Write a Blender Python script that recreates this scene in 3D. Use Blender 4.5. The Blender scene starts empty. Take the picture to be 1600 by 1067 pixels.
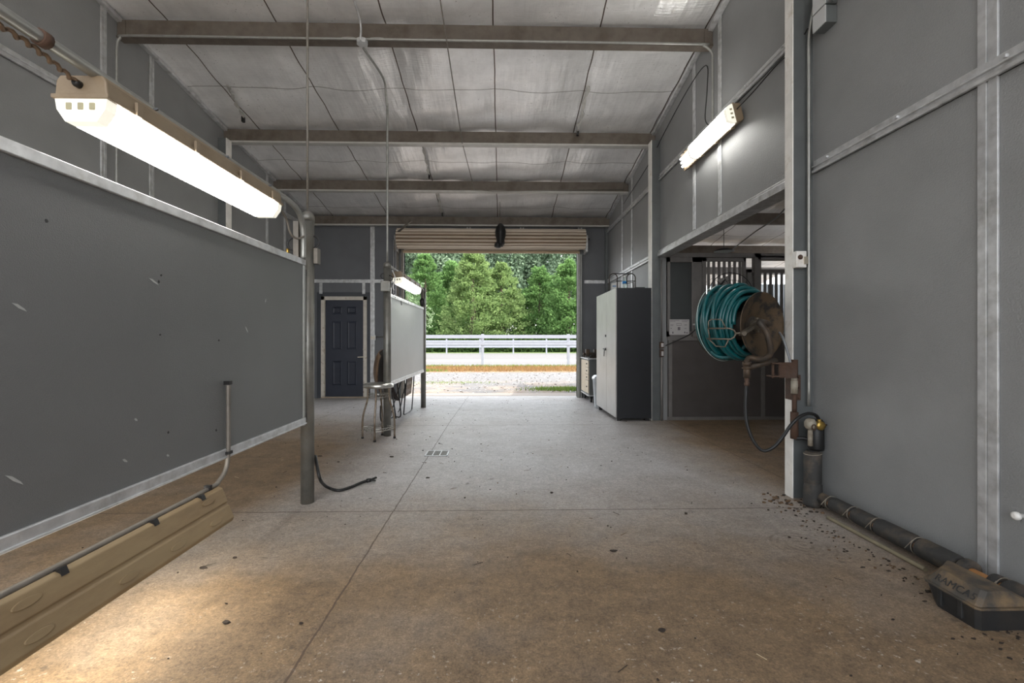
import bpy, math, random
from mathutils import Vector, Matrix
random.seed(7)
PI = math.pi
sc = bpy.context.scene
col = sc.collection

# ---------------------------------------------------------------- camera
EYE = 1.28
F = 711.0
YAW = math.radians(1.29)
cs, sn = math.cos(YAW), math.sin(YAW)
cd = bpy.data.cameras.new('camera'); cam = bpy.data.objects.new('camera', cd); col.objects.link(cam)
cam.location = (0, 0, EYE)
cam.rotation_euler = (PI/2, 0, -YAW)
cd.sensor_width = 36.0; cd.lens = F/1600*36.0
cd.shift_y = -2.5/1600
cd.clip_start = 0.05; cd.clip_end = 500
sc.camera = cam

# ---------------------------------------------------------------- light
world = bpy.data.worlds.new('sky'); sc.world = world; world.use_nodes = True
wn = world.node_tree.nodes; wl = world.node_tree.links
bg = wn['Background']
sky = wn.new('ShaderNodeTexSky'); sky.sky_type = 'NISHITA'
sky.sun_disc = False; sky.sun_elevation = math.radians(58); sky.sun_rotation = math.radians(100)
sky.air_density = 1.0; sky.dust_density = 2.5; sky.ozone_density = 1.0
hs = wn.new('ShaderNodeHueSaturation'); hs.inputs['Saturation'].default_value = .22
wl.new(sky.outputs[0], hs.inputs['Color']); wl.new(hs.outputs[0], bg.inputs['Color'])
bg.inputs['Strength'].default_value = 0.25
sd = bpy.data.lights.new('sun', 'SUN'); sd.energy = 1.15; sd.angle = math.radians(0.6); sd.color = (1.0, .95, .87)
sun = bpy.data.objects.new('sun', sd); col.objects.link(sun)
sun.rotation_euler = Vector((.52, -.10, .85)).to_track_quat('Z', 'Y').to_euler()
LAMP = 6.0          # brightness of the fluorescent diffusers
sc.view_settings.view_transform = 'Standard'
sc.view_settings.look = 'None'
sc.view_settings.gamma = 1.0
sc.view_settings.use_curve_mapping = False
sc.view_settings.exposure = 2.0

# ---------------------------------------------------------------- helpers
def at(px, py, Y):
    u = (px-800)/F
    X = Y*(sn+u*cs)/(cs-u*sn)
    return Vector((X, Y, EYE+(531-py)/F*(X*sn+Y*cs)))
def atX(px, py, X):
    u = (px-800)/F
    Y = X*(cs-u*sn)/(sn+u*cs)
    return Vector((X, Y, EYE+(531-py)/F*(X*sn+Y*cs)))
def fz(y):                       # the slab falls slightly towards the big door
    return 0.0 if y < 7.2 else -0.024*(y-7.2)

def smooth_path(pts, n=6):
    pts = [Vector(p) for p in pts]
    out = []
    for i in range(len(pts)-1):
        p0 = pts[max(i-1, 0)]; p1 = pts[i]; p2 = pts[i+1]; p3 = pts[min(i+2, len(pts)-1)]
        for k in range(n):
            t = k/n
            out.append(.5*((2*p1)+(p2-p0)*t+(2*p0-5*p1+4*p2-p3)*t*t+(3*p1-p0-3*p2+p3)*t**3))
    out.append(pts[-1])
    return out

SPLIT = {'diffuser_end', 'pivot_tube', 'scuff', 'mud_speck', 'clamp', 'foot', 'bracket', 'strap', 'hook', 'mounting_strap', 'wall_bracket', 'wire_clip', 'end_clip', 'box_body', 'cover_plate', 'switch_plate', 'clip', 'pale_collar', 'arch_frame', 'cross_rod', 'hoist_chain', 'woven_back'}
class MB:
    def __init__(s): s.v = []; s.f = []; s.m = []; s.sm = []
    def add(s, vs, fs, mi=0, smooth=False):
        o = len(s.v); s.v += [Vector(v) for v in vs]
        for f in fs: s.f.append([i+o for i in f]); s.m.append(mi); s.sm.append(smooth)
        return s
    def box(s, x0, x1, y0, y1, z0, z1, mi=0):
        vs = [(x0,y0,z0),(x1,y0,z0),(x1,y1,z0),(x0,y1,z0),(x0,y0,z1),(x1,y0,z1),(x1,y1,z1),(x0,y1,z1)]
        return s.add(vs, [(0,3,2,1),(4,5,6,7),(0,1,5,4),(1,2,6,5),(2,3,7,6),(3,0,4,7)], mi)
    def obox(s, c, ax, ay, az, hx, hy, hz, mi=0):
        c = Vector(c); ax = Vector(ax).normalized(); ay = Vector(ay).normalized(); az = Vector(az).normalized()
        vs = []
        for k in (-1, 1):
            for (i, j) in ((-1,-1),(1,-1),(1,1),(-1,1)):
                vs.append(c+ax*hx*i+ay*hy*j+az*hz*k)
        return s.add(vs, [(0,3,2,1),(4,5,6,7),(0,1,5,4),(1,2,6,5),(2,3,7,6),(3,0,4,7)], mi)
    def bar(s, a, b, w, h, mi=0, up=(0,0,1)):
        a = Vector(a); b = Vector(b); d = (b-a); L = d.length; d.normalize()
        up = Vector(up)
        if abs(d.dot(up)) > .98: up = Vector((0,1,0))
        sx = d.cross(up).normalized(); uz = sx.cross(d).normalized()
        return s.obox((a+b)/2, d, sx, uz, L/2, w/2, h/2, mi)
    def tube(s, pts, r, n=10, mi=0, closed=False, caps=True):
        pts = [Vector(p) for p in pts]
        N = len(pts); rs = r if isinstance(r, (list, tuple)) else [r]*N
        def tang(i):
            if closed: d = pts[(i+1) % N]-pts[(i-1) % N]
            else: d = pts[min(i+1, N-1)]-pts[max(i-1, 0)]
            return d.normalized() if d.length > 1e-9 else Vector((0,0,1))
        t = tang(0)
        u = t.cross(Vector((0,0,1)))
        if u.length < .05: u = t.cross(Vector((1,0,0)))
        u.normalize()
        vs = []
        for i in range(N):
            t = tang(i)
            u = (u-t*u.dot(t)); u.normalize(); w = t.cross(u)
            for k in range(n):
                a = 2*PI*k/n
                vs.append(pts[i]+(u*math.cos(a)+w*math.sin(a))*rs[i])
        fs = []
        M = N if closed else N-1
        for i in range(M):
            j = (i+1) % N
            for k in range(n):
                fs.append((i*n+k, i*n+(k+1) % n, j*n+(k+1) % n, j*n+k))
        s.add(vs, fs, mi, True)
        if caps and not closed:
            o = len(s.v)-N*n
            s.f.append([o+k for k in range(n)][::-1]); s.m.append(mi); s.sm.append(False)
            s.f.append([o+(N-1)*n+k for k in range(n)]); s.m.append(mi); s.sm.append(False)
        return s
    def lathe(s, prof, c=(0,0,0), axis=(0,0,1), n=24, mi=0, smooth=True, ripple=None):
        c = Vector(c); a = Vector(axis).normalized()
        u = a.cross(Vector((0,0,1)))
        if u.length < .05: u = Vector((1,0,0))
        u.normalize(); w = a.cross(u)
        vs = []
        for (r, z) in prof:
            for k in range(n):
                t = 2*PI*k/n
                rr = r*(1+(ripple(t) if ripple else 0))
                vs.append(c+a*z+(u*math.cos(t)+w*math.sin(t))*rr)
        fs = []
        for i in range(len(prof)-1):
            for k in range(n):
                fs.append((i*n+k, i*n+(k+1) % n, (i+1)*n+(k+1) % n, (i+1)*n+k))
        s.add(vs, fs, mi, smooth)
        o = len(s.v)-len(prof)*n
        if prof[0][0] > 1e-6: s.f.append([o+k for k in range(n)][::-1]); s.m.append(mi); s.sm.append(False)
        if prof[-1][0] > 1e-6: s.f.append([o+(len(prof)-1)*n+k for k in range(n)]); s.m.append(mi); s.sm.append(False)
        return s
    def prism(s, poly, d, mi=0):
        d = Vector(d); poly = [Vector(p) for p in poly]; n = len(poly)
        fs = [tuple(range(n))[::-1], tuple(range(n, 2*n))]+[(i, (i+1) % n, n+(i+1) % n, n+i) for i in range(n)]
        return s.add(poly+[p+d for p in poly], fs, mi)
    def islands(s):
        par = list(range(len(s.v)))
        def find(i):
            while par[i] != i: par[i] = par[par[i]]; i = par[i]
            return i
        for f in s.f:
            a = find(f[0])
            for k in f[1:]: par[find(k)] = a
        out = {}
        for i in range(len(s.f)): out.setdefault(find(s.f[i][0]), []).append(i)
        return list(out.values())
    def build(s, name, mats, parent=None, bevel=0, origin=None, recalc=True):
        if parent is not None and name in SPLIT:
            res = None
            for isl in s.islands():
                q = MB(); ids = sorted({k for i in isl for k in s.f[i]}); mp = {k: n for n, k in enumerate(ids)}
                q.v = [s.v[k] for k in ids]; q.f = [[mp[k] for k in s.f[i]] for i in isl]; q.m = [s.m[i] for i in isl]; q.sm = [s.sm[i] for i in isl]
                o = q._build(name, mats, parent, bevel, origin, recalc); res = res or o
            return res
        return s._build(name, mats, parent, bevel, origin, recalc)
    def _build(s, name, mats, parent=None, bevel=0, origin=None, recalc=True):
        me = bpy.data.meshes.new(name)
        org = Vector((0,0,0))
        if parent is not None: org = Vector(parent['_o']) if '_o' in parent else Vector((0,0,0))
        elif origin is not None: org = Vector(origin)
        me.from_pydata([tuple(v-org) for v in s.v], [], s.f)
        if not isinstance(mats, (list, tuple)): mats = [mats]
        for m in mats: me.materials.append(m)
        me.polygons.foreach_set('material_index', s.m)
        me.polygons.foreach_set('use_smooth', s.sm)
        if recalc:
            import bmesh
            bm = bmesh.new(); bm.from_mesh(me); bmesh.ops.recalc_face_normals(bm, faces=bm.faces); bm.to_mesh(me); bm.free()
        me.update()
        o = bpy.data.objects.new(name, me); col.objects.link(o)
        if parent is not None:
            o.parent = parent; o['_o'] = tuple(org)
        else:
            o.location = org; o['_o'] = tuple(org)
        if bevel:
            b = o.modifiers.new('bevel', 'BEVEL'); b.width = bevel; b.segments = 2; b.limit_method = 'ANGLE'; b.angle_limit = math.radians(40)
        return o

def thing(name, label, cat, loc, group=None):
    o = bpy.data.objects.new(name, None); col.objects.link(o); o.location = loc; o.empty_display_size = .1
    o['_o'] = tuple(loc); o['label'] = label; o['category'] = cat
    if group: o['group'] = group
    return o
def tag(o, label, cat, group=None, kind=None):
    o['label'] = label; o['category'] = cat
    if group: o['group'] = group
    if kind: o['kind'] = kind
    return o
def struct(o): o['kind'] = 'structure'; return o
def copy_tree(o, parent=None):
    c = o.copy(); col.objects.link(c)
    if parent is not None: c.parent = parent
    for ch in list(o.children): copy_tree(ch, c)
    return c

# ---------------------------------------------------------------- materials
def mat(name, color, rough=.5, metal=0.0, noise=0.0, nscale=8.0, bump=0.0, bscale=60.0, second=None, sscale=3.0, slo=.45, shi=.65, emis=None, estr=0, stretch=None, spec=None, trans=0):
    m = bpy.data.materials.new(name); m.use_nodes = True
    nt = m.node_tree; N = nt.nodes; L = nt.links; b = N['Principled BSDF']
    b.inputs['Roughness'].default_value = rough; b.inputs['Metallic'].default_value = metal
    c = tuple(color)+(1,)
    b.inputs['Base Color'].default_value = c
    if spec is not None: b.inputs['Specular IOR Level'].default_value = spec
    if trans: b.inputs['Transmission Weight'].default_value = trans
    tc = N.new('ShaderNodeTexCoord'); mp = N.new('ShaderNodeMapping'); L.new(tc.outputs['Object'], mp.inputs[0])
    if stretch: mp.inputs['Scale'].default_value = stretch
    cur = None
    if second is not None:
        n1 = N.new('ShaderNodeTexNoise'); n1.inputs['Scale'].default_value = sscale; n1.inputs['Detail'].default_value = 8; n1.inputs['Roughness'].default_value = .65
        L.new(mp.outputs[0], n1.inputs['Vector'])
        mr = N.new('ShaderNodeMapRange'); mr.inputs[1].default_value = slo; mr.inputs[2].default_value = shi
        L.new(n1.outputs['Fac'], mr.inputs[0])
        mx = N.new('ShaderNodeMix'); mx.data_type = 'RGBA'; mx.inputs[6].default_value = c; mx.inputs[7].default_value = tuple(second)+(1,)
        L.new(mr.outputs[0], mx.inputs[0]); cur = mx.outputs[2]
    if noise:
        n2 = N.new('ShaderNodeTexNoise'); n2.inputs['Scale'].default_value = nscale; n2.inputs['Detail'].default_value = 7
        L.new(mp.outputs[0], n2.inputs['Vector'])
        m2 = N.new('ShaderNodeMapRange'); m2.inputs[1].default_value = .3; m2.inputs[2].default_value = .7; m2.inputs[3].default_value = 1-noise; m2.inputs[4].default_value = 1+noise
        L.new(n2.outputs['Fac'], m2.inputs[0])
        vm = N.new('ShaderNodeVectorMath'); vm.operation = 'SCALE'
        if cur is not None: L.new(cur, vm.inputs[0])
        else: vm.inputs[0].default_value = tuple(color)
        L.new(m2.outputs[0], vm.inputs['Scale']); cur = vm.outputs[0]
    if cur is not None: L.new(cur, b.inputs['Base Color'])
    if bump:
        n3 = N.new('ShaderNodeTexNoise'); n3.inputs['Scale'].default_value = bscale; n3.inputs['Detail'].default_value = 3
        L.new(mp.outputs[0], n3.inputs['Vector'])
        bp = N.new('ShaderNodeBump'); bp.inputs['Strength'].default_value = bump; bp.inputs['Distance'].default_value = .01
        L.new(n3.outputs['Fac'], bp.inputs['Height']); L.new(bp.outputs[0], b.inputs['Normal'])
    if emis is not None:
        b.inputs['Emission Color'].default_value = tuple(emis)+(1,); b.inputs['Emission Strength'].default_value = estr
    return m

M_wall = mat('wall_panel_grey', (.245,.248,.247), .45, 0, .07, 2.5, .35, 110, stretch=(1,1,1))
M_panel = mat('textured_divider_grey', (.122,.124,.124), .46, 0, .06, 2, .38, 330, spec=.95)
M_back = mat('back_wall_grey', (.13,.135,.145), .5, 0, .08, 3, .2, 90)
M_trim = mat('galvanised_trim', (.58,.585,.59), .38, .55, .18, 14, .06, 40, second=(.36,.35,.33), sscale=9, slo=.5, shi=.8)
M_galv = mat('galvanised_post', (.21,.205,.185), .42, .6, .2, 12, .08, 40, second=(.13,.11,.085), sscale=6, slo=.5, shi=.75)
M_beam = mat('dusty_steel_beam', (.15,.127,.105), .55, .15, .12, 10, .05, 30, second=(.11,.088,.068), sscale=4)
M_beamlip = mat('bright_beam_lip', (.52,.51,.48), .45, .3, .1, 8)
M_cream = mat('cream_column_face', (.80,.78,.74), .5, .1, .1, 8, .05, 40, second=(.40,.33,.25), sscale=4, slo=.55, shi=.75)
M_coldk = mat('grey_column_web', (.13,.14,.14), .5, .3, .1, 6)
M_cond = mat('grey_conduit', (.33,.33,.31), .42, .6, .1, 20)
M_conddk = mat('brown_grey_conduit', (.20,.18,.155), .5, .4, .15, 20)
M_black = mat('black_rubber', (.009,.009,.009), .5, 0, .1, 30)
M_blackd = mat('dusty_black_plastic', (.020,.021,.022), .55, 0, .15, 14, second=(.030,.027,.024), sscale=8)
M_lid = mat('dusty_plastic_lid', (.055,.048,.040), .65, 0, .15, 14, second=(.17,.115,.062), sscale=6, slo=.42, shi=.6)
M_foam = mat('dusty_pipe_insulation', (.032,.031,.029), .75, 0, .15, 12, .2, 50, second=(.12,.09,.062), sscale=5, slo=.47, shi=.7)
M_tan = mat('tan_lamp_housing', (.27,.205,.135), .5, 0, .12, 10, .04, 20, second=(.17,.12,.07), sscale=5, slo=.5, shi=.75)
M_tan2 = mat('dusty_lamp_back', (.27,.195,.105), .6, 0, .1, 9, .08, 25, second=(.18,.12,.062), sscale=6, slo=.45, shi=.7, stretch=(1,.25,1))
M_diff = mat('lit_acrylic_diffuser', (.9,.9,.86), .4, 0, emis=(1.0,.985,.93), estr=LAMP)
M_difflow = mat('lit_low_diffuser', (.9,.88,.8), .4, 0, emis=(1.0,.93,.78), estr=6.5)
M_diffe = mat('lamp_end_acrylic', (.8,.78,.66), .4, 0, emis=(1.0,.96,.84), estr=.16)
M_holder = mat('yellowed_tube_holder', (.42,.38,.24), .5)
M_tube = mat('lit_fluorescent_tube', (1,1,1), .3, 0, emis=(1.0,.99,.96), estr=LAMP*.9)
M_rust = mat('rusty_steel', (.085,.047,.030), .75, .2, .25, 12, .3, 40, second=(.075,.05,.04), sscale=8)
M_rustd = mat('dark_rusty_steel', (.045,.037,.030), .6, .3, .25, 10, .15, 40, second=(.085,.055,.033), sscale=7)
M_disc = mat('worn_reel_disc', (.075,.048,.025), .6, .2, .2, 9, .1, 30, second=(.012,.012,.011), sscale=6, slo=.50, shi=.58)
M_hose = mat('teal_hose', (.003,.072,.078), .33, 0, .15, 14)
M_hosew = mat('pale_hose_stripe', (.45,.55,.52), .35)
M_wire = mat('plated_wire', (.16,.135,.105), .45, .6, .2, 20)
M_steel = mat('brushed_steel_seat', (.62,.61,.57), .28, .9, .12, 14, .06, 20, second=(.38,.33,.26), sscale=7, slo=.55, shi=.8)
M_legr = mat('tarnished_chair_leg', (.23,.185,.14), .4, .7, .2, 20, second=(.12,.08,.05), sscale=15)
M_brass = mat('brass', (.45,.30,.08), .35, .9, .1, 20)
M_door = mat('navy_door_paint', (.026,.031,.048), .42, 0, .08, 6)
M_frame = mat('dirty_white_frame', (.62,.57,.50), .55, 0, .1, 10, 0, 10, second=(.26,.15,.08), sscale=9, slo=.58, shi=.72)
M_nickel = mat('satin_nickel', (.62,.56,.45), .3, .9)
M_cabd = mat('cabinet_door_pale', (.50,.49,.47), .32, .15, .07, 3, .02, 10, second=(.40,.38,.36), sscale=2, slo=.5, shi=.8)
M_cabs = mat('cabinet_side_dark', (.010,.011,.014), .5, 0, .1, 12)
M_dk = mat('dark_fitting', (.015,.014,.014), .4)
M_roll = mat('beige_roller_slats', (.56,.48,.39), .4, .15, .05, 3)
M_grime_shade = mat('groove_grime_shade', (.20,.13,.075), .7, 0, .15, 6)  # grime plus painted rib shade, darkens the grooves of the rolled curtain
M_white = mat('white_plastic', (.75,.75,.73), .4)
M_wfence = mat('white_painted_board', (.30,.31,.34), .6, 0, .05, 4)
M_galvcan = mat('galvanised_can', (.55,.58,.60), .3, .8, .1, 10)
M_chest = mat('beige_drawer_front', (.58,.50,.38), .45, .1, .05, 10)
M_chests = mat('grey_chest_side', (.12,.125,.12), .5, .2, .05, 8)
M_leather = mat('brown_leather', (.15,.095,.055), .5, 0, .2, 10, second=(.085,.05,.03), sscale=6)
M_darkl = mat('dark_brown_leather', (.030,.021,.018), .55, 0, .2, 10)
M_paper = mat('off_white_paper', (.52,.50,.49), .7)
M_ink = mat('grey_ink', (.16,.14,.15), .7)
M_dbeige = mat('dirty_beige_plastic', (.30,.27,.215), .6, 0, .15, 20, second=(.17,.13,.09), sscale=14)
M_plasticclear = mat('clear_bottle_plastic', (.75,.85,.82), .1, 0, trans=.6)
M_blue = mat('blue_bottle_label', (.02,.19,.50), .4)
M_lens = mat('junction_box_white', (.55,.56,.56), .4, .2)
M_bar = mat('stall_bar_grey', (.22,.205,.195), .5, .4, .1, 8)
M_stall = mat('stall_wall_grey', (.085,.074,.069), .55, 0, .1, 4, .15, 80)
M_corr = mat('corrugated_metal', (.38,.41,.43), .4, .5, .08, 4)
M_woodf = mat('bare_wood_ply', (.36,.29,.22), .7, 0, .15, 6)
M_tree_trunk = mat('tree_bark', (.09,.065,.045), .9, 0, .2, 5)

# ceiling foil: dusty reflective insulation, seams between the strips
def mk_foil():
    m = mat('foil_insulation', (.68,.68,.68), .36, .45)
    N = m.node_tree.nodes; L = m.node_tree.links; b = N['Principled BSDF']
    ge = N.new('ShaderNodeNewGeometry'); sx = N.new('ShaderNodeSeparateXYZ'); L.new(ge.outputs['Position'], sx.inputs[0])
    def math_(op, a, bb=None, c=None):
        n = N.new('ShaderNodeMath'); n.operation = op
        for i, v in enumerate((a, bb, c)):
            if v is None: continue
            if isinstance(v, (int, float)): n.inputs[i].default_value = v
            else: L.new(v, n.inputs[i])
        return n.outputs[0]
    # long seams every 1.28 m in X
    wob = N.new('ShaderNodeTexNoise'); wob.inputs['Scale'].default_value = 1.5; L.new(ge.outputs['Position'], wob.inputs['Vector'])
    xw = math_('ADD', sx.outputs[0], math_('MULTIPLY', math_('SUBTRACT', wob.outputs['Fac'], .5), .03))
    a = math_('ABSOLUTE', math_('SUBTRACT', math_('FLOORED_MODULO', math_('ADD', xw, .10+.64), 1.28), .64))
    seam = math_('LESS_THAN', a, .008)
    yw = math_('ADD', sx.outputs[1], math_('MULTIPLY', math_('SUBTRACT', wob.outputs['Fac'], .5), .06))
    a2 = math_('ABSOLUTE', math_('SUBTRACT', math_('FLOORED_MODULO', math_('ADD', yw, -6.5+.93), 1.86), .93))
    seam2 = math_('MULTIPLY', math_('LESS_THAN', a2, .007), .6)
    sm = math_('MAXIMUM', seam, seam2)
    n1 = N.new('ShaderNodeTexNoise'); n1.inputs['Scale'].default_value = 2.0; n1.inputs['Detail'].default_value = 9; n1.inputs['Roughness'].default_value = .7
    L.new(ge.outputs['Position'], n1.inputs['Vector'])
    n2 = N.new('ShaderNodeTexNoise'); n2.inputs['Scale'].default_value = 38; n2.inputs['Detail'].default_value = 4
    L.new(ge.outputs['Position'], n2.inputs['Vector'])
    specks = N.new('ShaderNodeMapRange'); specks.inputs[1].default_value = .66; specks.inputs[2].default_value = .72; L.new(n2.outputs['Fac'], specks.inputs[0])
    gate = N.new('ShaderNodeMapRange'); gate.inputs[1].default_value = .45; gate.inputs[2].default_value = .6; L.new(n1.outputs['Fac'], gate.inputs[0])
    dirt = math_('MULTIPLY', specks.outputs[0], gate.outputs[0])
    r = N.new('ShaderNodeMapRange'); r.inputs[1].default_value = .3; r.inputs[2].default_value = .7; r.inputs[3].default_value = .82; r.inputs[4].default_value = 1.06; L.new(n1.outputs['Fac'], r.inputs[0])
    v = N.new('ShaderNodeVectorMath'); v.operation = 'SCALE'; v.inputs[0].default_value = (.95,.945,.94); L.new(r.outputs[0], v.inputs['Scale'])
    mx = N.new('ShaderNodeMix'); mx.data_type = 'RGBA'; L.new(math_('MAXIMUM', sm, math_('MULTIPLY', dirt, .7)), mx.inputs[0]); L.new(v.outputs[0], mx.inputs[6]); mx.inputs[7].default_value = (.13,.10,.08,1)
    L.new(mx.outputs[2], b.inputs['Base Color'])
    # quilted film: ribs across plus wrinkles
    mp = N.new('ShaderNodeMapping'); L.new(ge.outputs['Position'], mp.inputs[0]); mp.inputs['Scale'].default_value = (6, 60, 6)
    n3 = N.new('ShaderNodeTexNoise'); n3.inputs['Scale'].default_value = 1; n3.inputs['Detail'].default_value = 4; L.new(mp.outputs[0], n3.inputs['Vector'])
    bp = N.new('ShaderNodeBump'); bp.inputs['Strength'].default_value = .45; bp.inputs['Distance'].default_value = .012; L.new(n3.outputs['Fac'], bp.inputs['Height'])
    mp2 = N.new('ShaderNodeMapping'); L.new(ge.outputs['Position'], mp2.inputs[0]); mp2.inputs['Scale'].default_value = (5, .7, 1)
    n4 = N.new('ShaderNodeTexNoise'); n4.inputs['Scale'].default_value = 1; n4.inputs['Detail'].default_value = 3; L.new(mp2.outputs[0], n4.inputs['Vector'])
    bp2 = N.new('ShaderNodeBump'); bp2.inputs['Strength'].default_value = .5; bp2.inputs['Distance'].default_value = .06; L.new(n4.outputs['Fac'], bp2.inputs['Height']); L.new(bp.outputs[0], bp2.inputs['Normal'])
    L.new(bp2.outputs[0], b.inputs['Normal'])
    return m
M_foil = mk_foil()

def mk_concrete():
    m = mat('stained_concrete', (.4,.4,.4), .5)
    N = m.node_tree.nodes; L = m.node_tree.links; b = N['Principled BSDF']
    ge = N.new('ShaderNodeNewGeometry'); P = ge.outputs['Position']; sx = N.new('ShaderNodeSeparateXYZ'); L.new(P, sx.inputs[0])
    def math_(op, a, bb=None, c=None, clamp=False):
        n = N.new('ShaderNodeMath'); n.operation = op; n.use_clamp = clamp
        for i, v in enumerate((a, bb, c)):
            if v is None: continue
            if isinstance(v, (int, float)): n.inputs[i].default_value = v
            else: L.new(v, n.inputs[i])
        return n.outputs[0]
    def noise(scale, detail=6, rough=.6, vec=None):
        n = N.new('ShaderNodeTexNoise'); n.inputs['Scale'].default_value = scale; n.inputs['Detail'].default_value = detail; n.inputs['Roughness'].default_value = rough
        L.new(vec or P, n.inputs['Vector']); return n.outputs['Fac']
    def rng(v, a, bb, c=0., d=1.):
        n = N.new('ShaderNodeMapRange'); n.inputs[1].default_value = a; n.inputs[2].default_value = bb; n.inputs[3].default_value = c; n.inputs[4].default_value = d; L.new(v, n.inputs[0]); return n.outputs[0]
    def mix(f, a, bb):
        n = N.new('ShaderNodeMix'); n.data_type = 'RGBA'
        if isinstance(f, (int, float)): n.inputs[0].default_value = f
        else: L.new(f, n.inputs[0])
        for i, v in ((6, a), (7, bb)):
            if isinstance(v, tuple): n.inputs[i].default_value = v+(1,)
            else: L.new(v, n.inputs[i])
        return n.outputs[2]
    X, Y = sx.outputs[0], sx.outputs[1]
    big = noise(.55, 5)
    # trodden-in brown earth near and at sides; pale middle partly paints sky reflection
    d1 = rng(Y, 4.6, 2.4)
    d2 = rng(math_('ABSOLUTE', math_('SUBTRACT', X, .3)), 1.3, 2.4)
    d2 = math_('MAXIMUM', math_('MULTIPLY', d2, rng(Y, 8.5, 5.5)), rng(X, 2.0, 2.8))
    soil_vs_sheen = math_('MAXIMUM', d1, d2)
    soil_vs_sheen = math_('ADD', soil_vs_sheen, math_('MULTIPLY', math_('SUBTRACT', big, .5), 1.2), clamp=True)
    base = mix(rng(noise(3.2, 9, .7), .3, .7), (.37,.355,.34), (.49,.475,.465))
    brown = mix(rng(noise(4.5, 9, .75), .35, .68), (.125,.077,.036), (.235,.152,.076))
    c = mix(math_('MULTIPLY', soil_vs_sheen, .94), base, brown)
    fine = noise(120, 4, .7)
    c2 = N.new('ShaderNodeVectorMath'); c2.operation = 'SCALE'; L.new(c, c2.inputs[0]); L.new(rng(fine, .3, .7, .62, 1.36), c2.inputs['Scale'])
    mid = noise(16, 6, .75)
    c3 = N.new('ShaderNodeVectorMath'); c3.operation = 'SCALE'; L.new(c2.outputs[0], c3.inputs[0]); L.new(rng(mid, .3, .7, .80, 1.2), c3.inputs['Scale'])
    c4 = N.new('ShaderNodeVectorMath'); c4.operation = 'SCALE'; L.new(c3.outputs[0], c4.inputs[0]); L.new(rng(noise(46, 6, .8), .32, .68, .66, 1.36), c4.inputs['Scale'])
    c = c4.outputs[0]
    # dark spots
    sp = math_('MULTIPLY', rng(noise(7.5, 3, .5), .70, .75), .7); c = mix(sp, c, (.07,.055,.04))
    sp2 = math_('MULTIPLY', rng(noise(24, 3, .5), .70, .76), .55); c = mix(sp2, c, (.09,.07,.05))
    # pale worn flecks near the camera
    near = rng(Y, 2.5, 1.7)
    fl = math_('MULTIPLY', math_('MULTIPLY', rng(noise(34, 5, .65), .595, .66), rng(noise(2.2, 3), .46, .56)), near)
    c = mix(math_('MULTIPLY', fl, .75), c, (.60,.55,.47))
    # round scuffed ring on the right
    dx = math_('SUBTRACT', X, 1.88); dy = math_('SUBTRACT', Y, 2.80)
    rr = math_('SQRT', math_('ADD', math_('MULTIPLY', dx, dx), math_('MULTIPLY', dy, dy)))
    ring = math_('MULTIPLY', rng(math_('SINE', math_('MULTIPLY', rr, 150.)), -.2, .8), rng(rr, .23, .17))
    ring = math_('MULTIPLY', ring, rng(noise(14), .42, .58)); c = mix(math_('MULTIPLY', ring, .5), c, (.09,.065,.045))
    # saw-cut joints
    wob = math_('MULTIPLY', math_('SUBTRACT', noise(6, 3), .5), .022)
    def line(coord, v, w):
        return math_('LESS_THAN', math_('ABSOLUTE', math_('ADD', math_('SUBTRACT', coord, v), wob)), w)
    j = line(X, -.81, .005)
    for v, w in ((2.60, .005), (-3.0, .005)): j = math_('MAXIMUM', j, line(X, v, w))
    for v in (0.1, 3.42, 6.84, 10.2): j = math_('MAXIMUM', j, line(Y, v, .006))
    c = mix(math_('MULTIPLY', j, .8), c, (.07,.045,.03))
    L.new(c, b.inputs['Base Color'])
    L.new(rng(soil_vs_sheen, 0, 1, .46, .72), b.inputs['Roughness'])
    bp = N.new('ShaderNodeBump'); bp.inputs['Strength'].default_value = .3; bp.inputs['Distance'].default_value = .006
    hh = math_('SUBTRACT', math_('ADD', fine, mid), math_('MULTIPLY', j, 2.0)); L.new(hh, bp.inputs['Height']); L.new(bp.outputs[0], b.inputs['Normal'])
    return m
M_floor = mk_concrete()

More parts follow.
